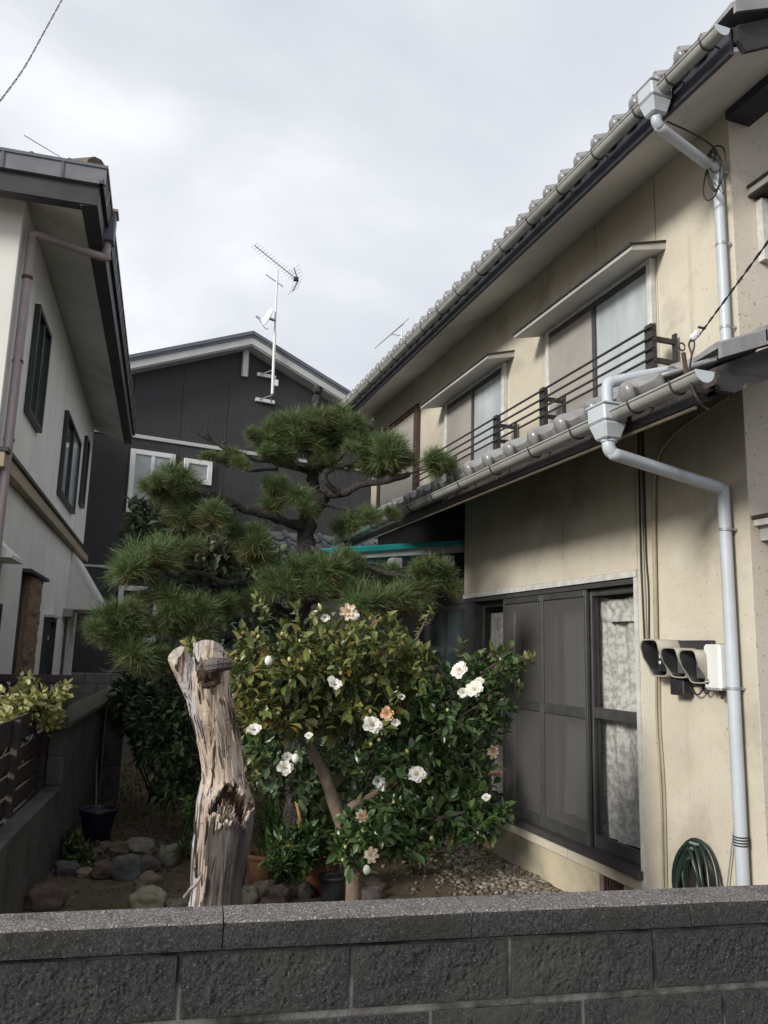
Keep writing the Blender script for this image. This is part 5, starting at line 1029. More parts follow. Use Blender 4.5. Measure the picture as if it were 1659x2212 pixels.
# ------------------------------------------------------------------ camellia
CB = Vector((onY(764, 1930, 3.75).x, 3.75, 0)); cam_t = thing('camellia_tree', 'camellia in bloom with white flowers and glossy leaves on a leaning trunk', 'tree', CB)
def cp(x, y, Y=3.75): return onY(x, y, Y)
def climb(pts, r0, r1, name='branch', n=10): P = smooth_path(pts, 7); return MB().tube(P, lerp_list(r0, r1, len(P)), n, wob=0.12).build(name, CAMBARK, cam_t)
climb([CB+Vector((0.0, 0, -0.03)), cp(764, 1945), cp(762, 1880), cp(750, 1830), cp(738, 1780), cp(722, 1735), cp(700, 1672), cp(680, 1630), cp(662, 1598), cp(652, 1560), cp(640, 1500), cp(630, 1440)], 0.042, 0.014, 'trunk', 14)
climb([cp(740, 1770), cp(760, 1742, 3.72), cp(784, 1730, 3.72), cp(830, 1700, 3.75), cp(900, 1640, 3.85), cp(980, 1580, 3.95), cp(1060, 1500, 4.0)], 0.024, 0.007)
climb([cp(660, 1590), cp(675, 1565), cp(700, 1556), cp(730, 1552), cp(790, 1520, 3.8), cp(860, 1460, 3.85)], 0.022, 0.006); climb([cp(665, 1585), cp(690, 1540, 3.7), cp(720, 1500, 3.7), cp(740, 1420, 3.7), cp(750, 1350, 3.7)], 0.018, 0.005)
climb([cp(762, 1860), cp(800, 1842, 3.65), cp(860, 1810, 3.6), cp(940, 1770, 3.6), cp(1060, 1745, 3.7)], 0.022, 0.006); climb([cp(655, 1560), cp(600, 1500, 3.65), cp(540, 1450, 3.6)], 0.014, 0.004)
climb([cp(840, 1560, 3.8), cp(900, 1500, 3.85), cp(990, 1480, 3.9), cp(1100, 1420, 3.95), cp(1145, 1425, 3.95)], 0.012, 0.004); climb([cp(860, 1460, 3.85), cp(905, 1370, 3.8), cp(928, 1320, 3.8)], 0.008, 0.003)
for k, (x, y) in enumerate(((640, 1820), (690, 1850), (950, 1850))): pass
def lob(x, y, rx, ry, Y=3.75, rd=None): c = cp(x, y, Y); k = Y/FPX*1.03; return (tuple(c), (rx*k, rd or 0.30, ry*k))
L_TOP = [lob(600, 1430, 115, 85, 3.65, .28), lob(700, 1420, 110, 100, 3.75, .32), lob(810, 1410, 110, 90, 3.8, .32), lob(640, 1520, 110, 70, 3.7, .28), lob(560, 1540, 60, 60, 3.65, .2), lob(760, 1520, 120, 80, 3.75, .32), lob(870, 1450, 80, 70, 3.85, .28), lob(535, 1460, 55, 60, 3.6, .2)]
L_R = [lob(900, 1540, 130, 90, 3.8, .32), lob(1010, 1500, 100, 90, 3.95, .30), lob(1060, 1450, 70, 50, 3.95, .22), lob(840, 1620, 130, 75, 3.75, .3), lob(970, 1610, 110, 80, 3.9, .3), lob(1040, 1560, 60, 60, 3.95, .22), lob(920, 1690, 110, 55, 3.9, .3), lob(1010, 1680, 60, 60, 4.0, .22), lob(560, 1610, 30, 30, 3.6, .12)]
L_LOW = [lob(960, 1765, 115, 48, 3.65, .24), lob(1045, 1755, 60, 40, 3.7, .2), lob(880, 1815, 80, 42, 3.6, .2), lob(790, 1795, 70, 42, 3.6, .2), lob(760, 1840, 55, 35, 3.6, .16), lob(860, 1745, 60, 35, 3.65, .18), lob(975, 1720, 70, 35, 3.75, .2), lob(1050, 1800, 25, 40, 3.7, .1)]
def crown(lobes, twigs, mat, size, shell=0.45):
    T, O = lobes_sample(lobes, twigs, shell); return twig_leaves(T, O, 7, size, 0.45, 0.85, 0.07)
sprigs = [cp(928, 1322, 3.8), cp(912, 1345, 3.8), cp(1148, 1420, 3.95), cp(1130, 1440, 3.95), cp(998, 1390, 3.9), cp(1060, 1405, 3.95), cp(1095, 1402, 3.95), cp(1120, 1470, 3.95), cp(570, 1320, 3.7), cp(520, 1360, 3.6), cp(548, 1300, 3.65), cp(400, 1395, 3.4), cp(410, 1410, 3.4), cp(640, 1312, 3.7), cp(690, 1320, 3.7), cp(545, 1640, 3.6), cp(560, 1660, 3.6), cp(1062, 1845, 3.7), cp(790, 1868, 3.6)]
parts = []
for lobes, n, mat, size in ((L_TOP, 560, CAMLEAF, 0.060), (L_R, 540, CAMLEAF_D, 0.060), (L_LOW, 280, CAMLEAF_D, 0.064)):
    P, D, N, S = crown(lobes, n, mat, size)
    if lobes is L_TOP:
        sp_ = np.array([tuple(s) for s in sprigs]); a = twig_leaves(np.repeat(sp_, 2, 0)+0.012*rng.normal(size=(len(sp_)*2, 3)), np.tile([0, -0.2, 0.8], (len(sp_)*2, 1)).astype(float), 6, 0.05, 0.5, 0.8, 0.06)
        P, D, N, S = (np.concatenate(q) for q in zip((P, D, N, S), a))
    parts.append((P, D, N, S, mat))
single = {CAMLEAF.name: proto('leaf', LEAF[0].tolist(), LEAF[1], CAMLEAF), CAMLEAF_D.name: proto('leaf', LEAF[0].tolist(), LEAF[1], CAMLEAF_D)}
for (P, D, N, S, mat), quota in zip(parts, (120, 110, 66)):
    dist = np.linalg.norm(P-np.array(EYE), axis=1); key = np.round((P[:, 0]*7)).astype(int)*1000+np.round(P[:, 2]*7).astype(int)
    order = np.lexsort((dist, key)); seen = {}; near = []
    for i in order:                             # the frontmost leaves of every patch of the crown
        if seen.get(key[i], 0) < 4: seen[key[i]] = seen.get(key[i], 0)+1; near.append(i)
    near = np.array(sorted(near, key=lambda i: dist[i])[:quota]); rest = np.setdiff1d(np.arange(len(P)), near)
    V, F = leaves_mesh(P[rest], D[rest], N[rest], S[rest], LEAF); np_mesh('foliage', V, F, mat, cam_t, kind='stuff')
    X, Y, Z = leaf_frames(P[near], D[near], N[near])
    var = []
    for k in range(4):
        me = single[mat.name]; var.append(me)
    for j, i in enumerate(near):
        s = S[i]; place(single[mat.name], 'leaf', basis(Vector(P[i]), Vector(X[j])*s, Vector(Y[j])*s, Vector(Z[j])*s), cam_t)
# fine twigs
b = MB()
for P, D, N, S, mat in parts:
    for i in range(0, len(P), 35):
        p = Vector(P[i]); c = Vector((CB.x+(p.x-CB.x)*0.6, 3.78, p.z-0.12)); b.tube([c.lerp(p, 0.45), c.lerp(p, 0.75)+Vector((0, 0, 0.012)), p], [0.004, 0.003, 0.0015], 5, cap=False)
b.build('twigs', CAMBARK, cam_t, kind='stuff')
def flower_mesh(name, rings, mat, ruffle=0.12, seed=0, cup=0.5, tag_=1):
    r = random.Random(seed); vs = []; fs = []; ms = []
    for n, L, tilt, w in rings:
        off = r.uniform(0, 6.28)
        for k in range(n):
            a = off+2*math.pi*k/n+r.uniform(-.12, .12); tl = tilt+r.uniform(-.12, .12); LL = L*r.uniform(0.88, 1.1); o = len(vs); nu, nv = 5, 5
            for j in range(nv+1):
                v = j/nv
                for i in range(nu+1):
                    u = i/nu-0.5; wd = w*LL*(math.sin(math.pi*min(1, 0.16+0.70*v))**0.8)
                    rad = LL*v*math.cos(tl*(1-0.35*v)); h = LL*v*math.sin(tl)*(1-cup*0.5*v)
                    h += ruffle*LL*(v**2)*math.sin(u*9+k*1.7+j) * 0.5 + abs(u)*wd*0.45
                    if v == 1: rad -= LL*0.05*math.cos(u*9)
                    x, y = rad, u*wd
                    vs.append((x*math.cos(a)-y*math.sin(a), x*math.sin(a)+y*math.cos(a), h))
            fs += [(o+j*(nu+1)+i, o+j*(nu+1)+i+1, o+(j+1)*(nu+1)+i+1, o+(j+1)*(nu+1)+i) for j in range(nv) for i in range(nu)]
    np_ = len(fs); o = len(vs)
    for k in range(22):
        a = r.uniform(0, 6.28); q = r.uniform(0, 0.010); p = Vector((q*math.cos(a), q*math.sin(a), 0.004)); t = p+Vector((q*math.cos(a)*0.5, q*math.sin(a)*0.5, r.uniform(.012, .018)))
        for s in (0, 1, 2): vs += [tuple(t+Vector((0.0016*math.cos(s*2.1), 0.0016*math.sin(s*2.1), 0)))]
        vs += [tuple(p)]; b = o+4*k; fs += [(b, b+1, b+2), (b, b+3, b+1), (b+1, b+3, b+2)]
    me = proto(name, vs, fs, mat); me.materials.append(STAMEN)
    for i in range(np_, len(me.polygons)): me.polygons[i].material_index = 1
    return me
full = [flower_mesh('flower', [(random.randint(5, 7), .046, random.uniform(.1, .35), .95), (random.randint(5, 7), .041, random.uniform(.45, .7), .95), (6, .032, .85, 1.0), (4, .022, 1.1, 1.0)], PETAL, random.uniform(.10, .28), seed=s) for s in range(1, 6)]
half = flower_mesh('flower', [(6, .042, .75, .9), (5, .036, 1.05, .9)], PETAL, seed=4); peach = flower_mesh('flower', [(6, .040, .35, .85), (6, .034, .75, .9), (4, .024, 1.05, .9)], PETAL_P, 0.3, seed=5)
fade = flower_mesh('flower', [(7, .040, .1, .6), (5, .032, .6, .7)], PETAL_B, 0.25, seed=6); dead = flower_mesh('flower', [(6, .034, 1.15, .55), (4, .028, 1.3, .6)], PETAL_D, 0.4, seed=7)
FL = [(994, 1449, 3.62, full[0], 1.0), (1027, 1490, 3.60, full[1], .98), (1001, 1496, 3.66, half, .8), (1037, 1474, 3.68, half, .8), (838, 1541, 3.42, peach, .86), (804, 1568, 3.42, full[1], .98), (854, 1560, 3.50, half, .6), (752, 1322, 3.52, fade, 1.05), (764, 1334, 3.55, half, .75), (702, 1333, 3.5, half, .6),
      (722, 1480, 3.40, half, .85), (719, 1468, 3.42, half, .6), (549, 1579, 3.38, half, .9), (615, 1659, 3.55, full[0], .8), (622, 1636, 3.58, half, .7), (902, 1674, 3.55, full[1], .95), (814, 1686, 3.65, half, .9), (1063, 1624, 3.72, fade, .85), (1051, 1724, 3.55, half, .62), (802, 1847, 3.42, fade, .85), (780, 1762, 3.45, fade, .7), (1060, 1664, 3.72, dead, .7), (1077, 1662, 3.72, dead, .8), (1056, 1822, 3.6, fade, .7), (865, 1507, 3.45, half, .55), (1086, 1516, 3.8, half, .6), (668, 1590, 3.4, half, .5)]
for i, (x, y, Y, me, s) in enumerate(FL):
    if me in full: me = full[i % 5]
    if me is half: s *= 0.88; Y += random.choice((0, 0.05, 0.08))
    c = cp(x, y, Y); z = ((EYE-c).normalized() + Vector((random.uniform(-.7, .5), 0, random.uniform(-.25, .7)))).normalized()
    if me is dead: z = Vector((0.1, -0.3, -1)).normalized()
    xx = z.orthogonal().normalized(); s *= 0.98
    o = place(me, 'flower', basis(c, xx*s, z.cross(xx)*s, z*s), cam_t)
    lab = 'faded peach coloured flower' if me is peach else 'browning open flower' if me is fade else 'withered brown flower' if me is dead else None
    if lab: o['label'] = lab
vs = []; fs = []
for j in range(7):
    for k in range(8): t = math.pi*j/6; r = 0.0085*math.sin(t); vs.append((r*math.cos(k*math.pi/4), r*math.sin(k*math.pi/4), -0.011*math.cos(t)))
fs = [(j*8+k, j*8+(k+1) % 8, (j+1)*8+(k+1) % 8, (j+1)*8+k) for j in range(6) for k in range(8)]; bud = proto('bud', vs, fs, BUD)
cand = np.concatenate([p[0] for p in parts]); dist = np.linalg.norm(cand-np.array(EYE), axis=1)
ok = np.where(dist < np.quantile(dist, 0.30))[0]; ok = rng.choice(ok, 90, replace=False)
for i in ok: place(bud, 'bud', Matrix.Translation(Vector(cand[i])+Vector((0, -0.015, 0.01))) @ Matrix.Rotation(random.uniform(-.8, .8), 4, 'X') @ Matrix.Scale(random.uniform(.75, 1.1), 4), cam_t)
for (x, y, Y) in ((580, 1427, 3.36), (638, 1638, 3.5), (792, 1879, 3.42)): o = place(bud, 'bud', Matrix.Translation(cp(x, y, Y)) @ Matrix.Scale(1.9, 4), cam_t); o.data = bud.copy(); o.data.materials[0] = PETAL; o['label'] = 'white bud about to open'

# ------------------------------------------------------------------ other planting
def lb(x, y, Y, rx, ry, rz): return (tuple(onY(x, y, Y)), (rx, ry, rz))
shrub('tea_olive_tree', 'tall broad leaved evergreen shrub with grey green leaves behind the pine', 'shrub', (0.9, 8.3, 0), [lb(330, 1150, 8.2, .30, .3, .30), lb(420, 1170, 8.2, .45, .4, .42), lb(500, 1200, 8.3, .45, .4, .40), lb(440, 1270, 8.1, .5, .4, .4), lb(560, 1240, 8.3, .4, .4, .4), lb(300, 1110, 8.2, .12, .12, .25), lb(345, 1090, 8.2, .12, .12, .2), lb(520, 1330, 8.0, .5, .4, .4), lb(380, 1140, 7.4, .22, .2, .2), lb(480, 1190, 7.3, .3, .2, .22), lb(560, 1200, 7.3, .22, .2, .2)], 760, 7, 0.115, OLIVE, LEAF, stems=6, stem_r=0.03, along=0.12)
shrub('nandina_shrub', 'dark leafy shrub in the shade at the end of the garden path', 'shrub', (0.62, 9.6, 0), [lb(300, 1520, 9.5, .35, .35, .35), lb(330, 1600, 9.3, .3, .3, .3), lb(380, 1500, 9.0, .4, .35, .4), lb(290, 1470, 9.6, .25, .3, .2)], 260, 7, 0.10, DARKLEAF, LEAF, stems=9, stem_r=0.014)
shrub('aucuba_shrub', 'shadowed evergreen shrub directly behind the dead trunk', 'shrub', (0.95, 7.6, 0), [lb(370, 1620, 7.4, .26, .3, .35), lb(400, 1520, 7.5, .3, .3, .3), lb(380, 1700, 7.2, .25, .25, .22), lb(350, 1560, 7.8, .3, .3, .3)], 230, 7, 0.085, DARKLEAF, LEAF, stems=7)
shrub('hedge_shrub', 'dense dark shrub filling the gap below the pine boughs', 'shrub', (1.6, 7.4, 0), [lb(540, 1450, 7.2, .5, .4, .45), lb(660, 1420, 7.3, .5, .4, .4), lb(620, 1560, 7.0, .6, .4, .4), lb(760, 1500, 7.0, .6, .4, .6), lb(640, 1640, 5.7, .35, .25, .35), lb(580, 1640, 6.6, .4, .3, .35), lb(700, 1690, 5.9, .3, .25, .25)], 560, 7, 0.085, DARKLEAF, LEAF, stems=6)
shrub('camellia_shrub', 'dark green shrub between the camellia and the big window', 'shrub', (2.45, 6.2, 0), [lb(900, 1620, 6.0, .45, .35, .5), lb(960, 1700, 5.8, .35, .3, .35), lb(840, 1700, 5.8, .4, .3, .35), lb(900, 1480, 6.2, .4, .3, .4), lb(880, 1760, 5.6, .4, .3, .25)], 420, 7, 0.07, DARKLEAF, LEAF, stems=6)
shrub('yellow_shrub', 'yellow green variegated shrub spilling over the slat fence', 'shrub', (-0.95, 6.7, 0), [lb(30, 1520, 6.5, .2, .18, .14), lb(80, 1510, 6.6, .2, .18, .14), lb(125, 1500, 6.7, .13, .15, .11), lb(60, 1475, 6.6, .08, .08, .08), lb(20, 1555, 6.5, .2, .15, .12), lb(100, 1550, 6.6, .15, .15, .1)], 230, 7, 0.055, VARIEG, BROAD, stems=5, shell=0.4)
shrub('low_shrub', 'small leafy clump at the foot of the boundary wall beside the navy pot', 'plant', tuple(onZ(155, 1838, 0.0)), [lb(155, 1815, 7.2, .12, .12, .09), lb(178, 1845, 6.9, .12, .1, .06)], 70, 6, 0.05, FERN, LEAF, stems=3, shell=0.2)
shrub('seedling', 'sparse seedling with pale leaves left of the dead trunk', 'plant', tuple(onZ(400, 1850, 0.0)), [lb(398, 1830, 6.6, .10, .1, .09), lb(415, 1750, 6.5, .1, .1, .2)], 45, 6, 0.06, FERN, NARROW, stems=3, shell=0.1)
# pots
def pot(name, label, x, y, r, h, mat, taper=0.72, group=None, rim=0.012, soil=POTSOIL):
    b = onZ(x, y, 0.0); t = thing(name, label, 'flower pot', b, 0, group); z = soil_h(b.x, b.y)-0.01; b = Vector((b.x, b.y, z))
    MB().lathe([(0.001, 0), (r*taper, 0), (r*(taper+1)/2, h*0.5), (r, h*0.93), (r, h*0.985)], b, 28).build('body', mat, t)
    MB().lathe([(r, h*0.86), (r+rim, h*0.87), (r+rim, h), (r-0.012, h), (r-0.014, h*0.88)], b, 28).build('rim', mat, t)
    MB().lathe([(0.001, h*0.92), (r*0.5, h*0.91), (r-0.013, h*0.89)], b, 20).build('soil', soil, t)
    return b+Vector((0, 0, h*0.9))
pot('navy_pot', 'wide navy plastic pot beside the boundary wall', 208, 1812, 0.155, 0.27, BLUEPOT, 0.70)
def strap_plant(name, label, base, n, L, mat, w=0.012, group=None, seed=0, spread=1.0):
    r = random.Random(seed); t = thing(name, label, 'plant', base, 0, group); vs = []; fs = []
    for k in range(n):
        a = r.uniform(0, 6.28); el = r.uniform(0.75, 1.45); ln = L*r.uniform(.6, 1.1); d = Vector((math.cos(a), math.sin(a), 0))*spread; s = Vector((-math.sin(a), math.cos(a), 0)); p = Vector(base)+d*r.uniform(0, .03)+s*r.uniform(-.03, .03); o = len(vs); m = 7
        for i in range(m+1):
            f = i/m; el2 = el-f*f*r.uniform(1.1, 1.3)*1.5; ww = w*(1-f**3)*(0.6+0.4*min(1, f*5))
            vs += [tuple(p-s*ww+Vector((0, 0, ww*.4))), tuple(p), tuple(p+s*ww+Vector((0, 0, ww*.4)))]
            p = p+(d*math.cos(el2)+Vector((0, 0, math.sin(el2))))*(ln/m)
        for i in range(m): q = o+3*i; fs += [(q, q+1, q+4, q+3), (q+1, q+2, q+5, q+4)]
    np_mesh('leaves', np.array(vs), fs, mat, t, kind='stuff'); return t
strap_plant('strap_leaf_plant', 'arching strap leaved plant left of the camellia trunk', tuple(onZ(645, 1860, 0.0)), 70, 0.85, FERN, 0.014, seed=3)
strap_plant('strap_leaf_plant', 'spiky strap leaved clump right behind the dead trunk', tuple(onZ(585, 1850, 0.0)), 55, 0.75, FERN, 0.012, seed=5)
strap_plant('strap_leaf_plant', 'pale arching blades beside the camellia trunk fork', tuple(onZ(725, 1840, 0.0)), 40, 1.0, FERN, 0.011, seed=9)
p = pot('terracotta_pot', 'terracotta pot half hidden just right of the dead trunk', 566, 1912, 0.115, 0.24, TERRA); strap_plant('potted_grass', 'wispy leaves in the terracotta pot beside the dead trunk', tuple(p), 22, 0.35, FERN, 0.006, seed=11)
p = pot('terracotta_pot', 'terracotta pot under the bushy fern left of the camellia', 686, 1925, 0.13, 0.25, TERRA)
shrub('potted_fern', 'bushy bright green feathery plant above the terracotta pots', 'plant', tuple(p), [lb(625, 1830, 5.6, .19, .2, .14), lb(660, 1815, 5.7, .18, .2, .13), lb(600, 1860, 5.5, .1, .12, .09), lb(640, 1870, 5.5, .14, .12, .08), lb(690, 1835, 5.7, .12, .12, .12)], 240, 7, 0.075, FERN, NARROW, stems=5, shell=0.3, stem_r=0.006)
pot('slate_pot', 'slate grey plastic pot left of the camellia base', 716, 1948, 0.085, 0.19, SLATEPOT, 0.8)
pot('slate_pot', 'small dark pot in the weeds by the boundary wall', 158, 1850, 0.085, 0.12, SLATEPOT, 0.75)
# fallen yellow blade
yp = onY(646, 1757, 5.4); tag(MB().add([tuple(yp+Vector(q)) for q in ((-.004, 0, -.09), (.004, 0, -.09), (.009, -.01, -.02), (-.008, -.01, -.02), (-.010, .01, .06), (-.030, .02, .075))], [(0, 1, 2, 3), (3, 2, 4, 5)]).build('yellow_plant', M('yellow_plant', (0.34, 0.22, 0.05), (0.26, 0.15, 0.04), 20, .7, 0)), 'single yellowed blade standing in front of the strap leaves', 'plant')

# ------------------------------------------------------------------ rocks
def rock_mat(c): return M('rock_%d_%d_%d' % tuple(int(v*1000) for v in c), c, tuple(v*0.66 for v in c), 11, 0.95, 0.7, 50, bdist=0.015, c3=tuple(v*0.5+0.02 for v in c), c3scale=5, c3lo=0.54, c3hi=0.7)
def rock(label, x, y, w, h, col, seed, flat=0.8):
    b = onZ(x, y+h*0.42, 0.0); d = (b-EYE).dot(_fw); W = w*d/FPX/2; H = h*d/FPX/2; o = b+Vector((0, W*0.35, H*0.62)); vs = []; fs = []; n, m = 28, 18
    for j in range(m+1):
        t = math.pi*j/m
        for k in range(n):
            a = 2*math.pi*k/n; q = Vector((math.sin(t)*math.cos(a), math.sin(t)*math.sin(a), math.cos(t)))
            f = 1+0.34*mnoise.noise(q*1.25+Vector((seed*3.1, 0, seed)))+0.20*mnoise.noise(q*2.6+Vector((seed, 5, 0)))+0.09*mnoise.noise(q*6+Vector((seed, 0, 2)))+0.04*mnoise.noise(q*14)
            e = [math.copysign(abs(c)**flat, c) for c in q]
            vs.append((e[0]*W*f, e[1]*W*0.8*f, e[2]*H*1.15*f))
    fs = [(j*n+k, (j+1)*n+k, (j+1)*n+(k+1) % n, j*n+(k+1) % n) for j in range(m) for k in range(n)]
    r = np_mesh('rock', np.array(vs)+np.array(o), fs, rock_mat(col), None, True); tag(r, label, 'rock', 'rocks edging the garden bed'); return r
PALE, OLV, BRN, PUR, BLU, RED, GRY, TANR, YEL = (.34, .31, .245), (.20, .185, .14), (.20, .155, .11), (.15, .12, .115), (.155, .17, .165), (.135, .095, .08), (.12, .12, .115), (.26, .21, .15), (.34, .30, .205)
ROCKS = [('long pale rock highest in the left rock group', 306, 1828, 72, 28, PALE), ('round olive grey rock nearest the dead trunk', 364, 1849, 46, 44, OLV), ('rounded brown rock left of the long pale rock', 255, 1835, 46, 28, BRN), ('small tan rock on the upper left of the rock group', 226, 1832, 24, 22, BRN),
         ('flat purple grey rock below the navy pot', 200, 1850, 44, 26, PUR), ('angular blue grey rock in the middle of the rock group', 276, 1874, 60, 50, BLU), ('dull reddish rock left of the blue grey rock', 225, 1880, 52, 36, RED), ('grey rock against the boundary wall', 142, 1878, 50, 28, GRY),
         ('small cream rock in front of the reddish rock', 182, 1887, 38, 18, TANR), ('dark rock right of the blue grey rock', 322, 1868, 46, 32, PUR), ('brown pitted rock above the large yellowish rock', 318, 1912, 60, 42, BRN), ('large yellowish rock just above the street wall', 317, 1950, 82, 46, YEL), ('big reddish brown block in the left corner', 92, 1944, 88, 56, RED),
         ('low brown rock touching the dead trunk', 384, 1958, 58, 26, OLV), ('grey brown rock close right of the dead trunk', 537, 1940, 46, 42, OLV), ('sandy rock under the left terracotta pot', 573, 1922, 46, 34, BRN), ('rounded dark rock between the two terracotta pots', 603, 1932, 46, 32, PUR), ('small grey rock under the right terracotta pot', 662, 1926, 38, 28, GRY),
         ('flat tan slab right of the camellia base', 808, 1914, 56, 24, TANR), ('dark purplish slab low beside the camellia base', 806, 1936, 60, 30, PUR), ('thin flat rock at the wall edge right of the dead trunk', 592, 1952, 64, 18, RED), ('small rounded rock behind the olive grey rock', 352, 1826, 24, 20, GRY), ('little brown rock at the left end of the rocks', 160, 1860, 24, 18, BRN)]
for i, q in enumerate(ROCKS): rock(*q, seed=i*1.37)
# gravel along the house and loose stones on the soil
def pebbles(n, fn, s0, s1, name, mat):
    tv = []; t = (1+5**.5)/2
    ico = unit(np.array([(-1, t, 0), (1, t, 0), (-1, -t, 0), (1, -t, 0), (0, -1, t), (0, 1, t), (0, -1, -t), (0, 1, -t), (t, 0, -1), (t, 0, 1), (-t, 0, -1), (-t, 0, 1)], float))
    fc = [(0, 11, 5), (0, 5, 1), (0, 1, 7), (0, 7, 10), (0, 10, 11), (1, 5, 9), (5, 11, 4), (11, 10, 2), (10, 7, 6), (7, 1, 8), (3, 9, 4), (3, 4, 2), (3, 2, 6), (3, 6, 8), (3, 8, 9), (4, 9, 5), (2, 4, 11), (6, 2, 10), (8, 6, 7), (9, 8, 1)]
    V = []; F = []
    for i in range(n):
        x, y = fn(); s = rng.uniform(s0, s1)*(0.6+0.8*rng.random()**2); a = rng.uniform(0, 6.28); sc = np.array([1, rng.uniform(.6, .95), rng.uniform(.4, .7)])*s
        q = ico*sc*(1+0.16*rng.normal(size=(12, 1))); ca, sa = math.cos(a), math.sin(a); q = q @ np.array([(ca, sa, 0), (-sa, ca, 0), (0, 0, 1)]); V.append(q+np.array([x, y, soil_h(x, y)+s*0.22])); F += [tuple(v+12*i for v in f) for f in fc]
    return np_mesh(name, np.concatenate(V), F, mat, None, True, kind='stuff')
def strip():
    while True:
        y = rng.uniform(3.6, 7.4); x = 3.30-abs(rng.normal())*0.36
        if x > 2.0: return x, y
gr = pebbles(4200, strip, 0.014, 0.030, 'gravel', GRAVEL); gr['label'] = 'grey brown gravel strip along the cream house wall'; gr['category'] = 'gravel'
lit = pebbles(2600, lambda: (rng.uniform(-0.9, 3.2), rng.uniform(4.2, 9.5)), 0.004, 0.014, 'soil_crumbs', M('soil_crumbs', (.1, .08, .05), rough=1, bump=0.2, island=[(0, (.05, .036, .024)), (.6, (.10, .074, .048)), (.92, (.17, .13, .085)), (1, (.27, .22, .15))])); lit['label'] = 'loose crumbs and small stones on the garden soil'; lit['category'] = 'soil'
n = 2200; P = np.stack([rng.uniform(-0.7, 2.8, n), rng.uniform(4.4, 9.5, n), np.zeros(n)], 1); P[:, 2] = [soil_h(x, y)+0.006 for x, y in P[:, :2]]; A = rng.uniform(0, 6.28, n)
V, F = leaves_mesh(P, np.stack([np.cos(A), np.sin(A), 0.15*rng.normal(size=n)], 1), np.array([0, 0, 1.0])+0.25*rng.normal(size=(n, 3)), rng.uniform(.015, .045, n), NARROW)
lt = np_mesh('leaf_litter', V, F, M('leaf_litter', (.15, .1, .05), rough=.9, bump=0, island=[(0, (.06, .042, .025)), (.6, (.12, .085, .05)), (.9, (.21, .14, .07)), (1, (.30, .22, .10))]), None, True, kind='stuff'); lt['label'] = 'dry leaf litter scattered over the soil'; lt['category'] = 'leaf litter'
n = 2600; P = np.stack([rng.normal(0.25, .45, n), rng.uniform(6.8, 12.5, n), np.zeros(n)], 1); P[:, 2] = [soil_h(x, y) for x, y in P[:, :2]]
V, F = leaves_mesh(P, rng.normal(size=(n, 3))*0.8+np.array([0, 0, 1.0]), rng.normal(size=(n, 3)), rng.uniform(.02, .06, n), NARROW)
ms = np_mesh('moss_patch', V, F, MOSSG, None, True, kind='stuff'); ms['label'] = 'low yellow green moss and weeds along the garden path'; ms['category'] = 'moss'

# ------------------------------------------------------------------ meters, box, hose, cables on the cream house
def meter(label, yc, z0, z1, w, dep, dark):
    t = thing('electric_meter', label, 'meter', (XW, yc, z0), 0, 'electricity meters in a row on the wall'); h = z1-z0; prof = []
    for k in range(24):                         # rounded frame, top to bottom and back
        a = 2*math.pi*k/24; c, s = math.cos(a), math.sin(a); yy = yc+w/2*math.copysign(abs(c)**0.42, c); zz = (z0+z1)/2+h/2*math.copysign(abs(s)**0.45, s); v = (zz-z0)/h
        d = dep*(0.62+0.38/(1+math.exp(-(v-0.40)*9))); prof.append((yy, zz, d))
    n = 24; out = [(XW-d, y, z) for y, z, d in prof]; inn = [(XW-d+0.002, yc+(y-yc)*0.90, z0+h/2+(z-z0-h/2)*0.92) for y, z, d in prof]; bo = [(XW-0.002, y, z) for y, z, d in prof]; bi = [(XW-0.02, yc+(y-yc)*0.90, z0+h/2+(z-z0-h/2)*0.92) for y, z, d in prof]
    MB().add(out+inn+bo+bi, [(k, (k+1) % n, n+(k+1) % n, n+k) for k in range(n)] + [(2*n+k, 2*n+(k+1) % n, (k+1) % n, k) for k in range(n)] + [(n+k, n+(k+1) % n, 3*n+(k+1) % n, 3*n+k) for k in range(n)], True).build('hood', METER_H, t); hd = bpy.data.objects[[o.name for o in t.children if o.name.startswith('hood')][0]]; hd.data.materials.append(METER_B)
    for f in hd.data.polygons[2*n:]: f.material_index = 1  # inner faces of the hood coloured dark, standing in for the shade inside
    MB().add(bi, [tuple(range(n))]).build('back_plate', METER_B if dark else METER_G, t)
    m = METER_B if dark else METER_G
    bd = MB().box((XW-dep*0.45, yc-w*0.34, z0+h*0.14), (XW-0.022, yc+w*0.34, z0+h*0.88)).build('meter_body', m, t, bevel=0.006)
    MB().box((XW-dep*0.45-0.004, yc-w*0.2, z0+h*0.50), (XW-dep*0.45-0.001, yc+w*0.2, z0+h*0.72)).build('display', BOXW if dark else PANE_L, bd)
    if dark: MB().lathe([(0.001, 0), (0.011, 0), (0.011, 0.004), (0.001, 0.004)], (XW-dep*0.45-0.001, yc+0.03, z0+h*0.38), 14, Vector((-1, 0, 0))).build('seal_button', PORCELAIN, bd); MB().box((XW-dep*0.45-0.0055, yc-w*0.18, z0+h*0.62), (XW-dep*0.45-0.0042, yc+w*0.17, z0+h*0.70)).build('lcd', METER_B, bd)
    return t
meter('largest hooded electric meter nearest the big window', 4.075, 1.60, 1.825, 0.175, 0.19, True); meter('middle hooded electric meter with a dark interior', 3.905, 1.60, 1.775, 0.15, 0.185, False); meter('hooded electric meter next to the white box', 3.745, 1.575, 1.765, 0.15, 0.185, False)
mb = MB().box((XW-0.03, 3.72, 1.56), (XW-0.001, 4.08, 1.82)).build('meter_board', METER_B, bevel=0.004); tag(mb, 'dark mounting board behind the row of meters', 'board')
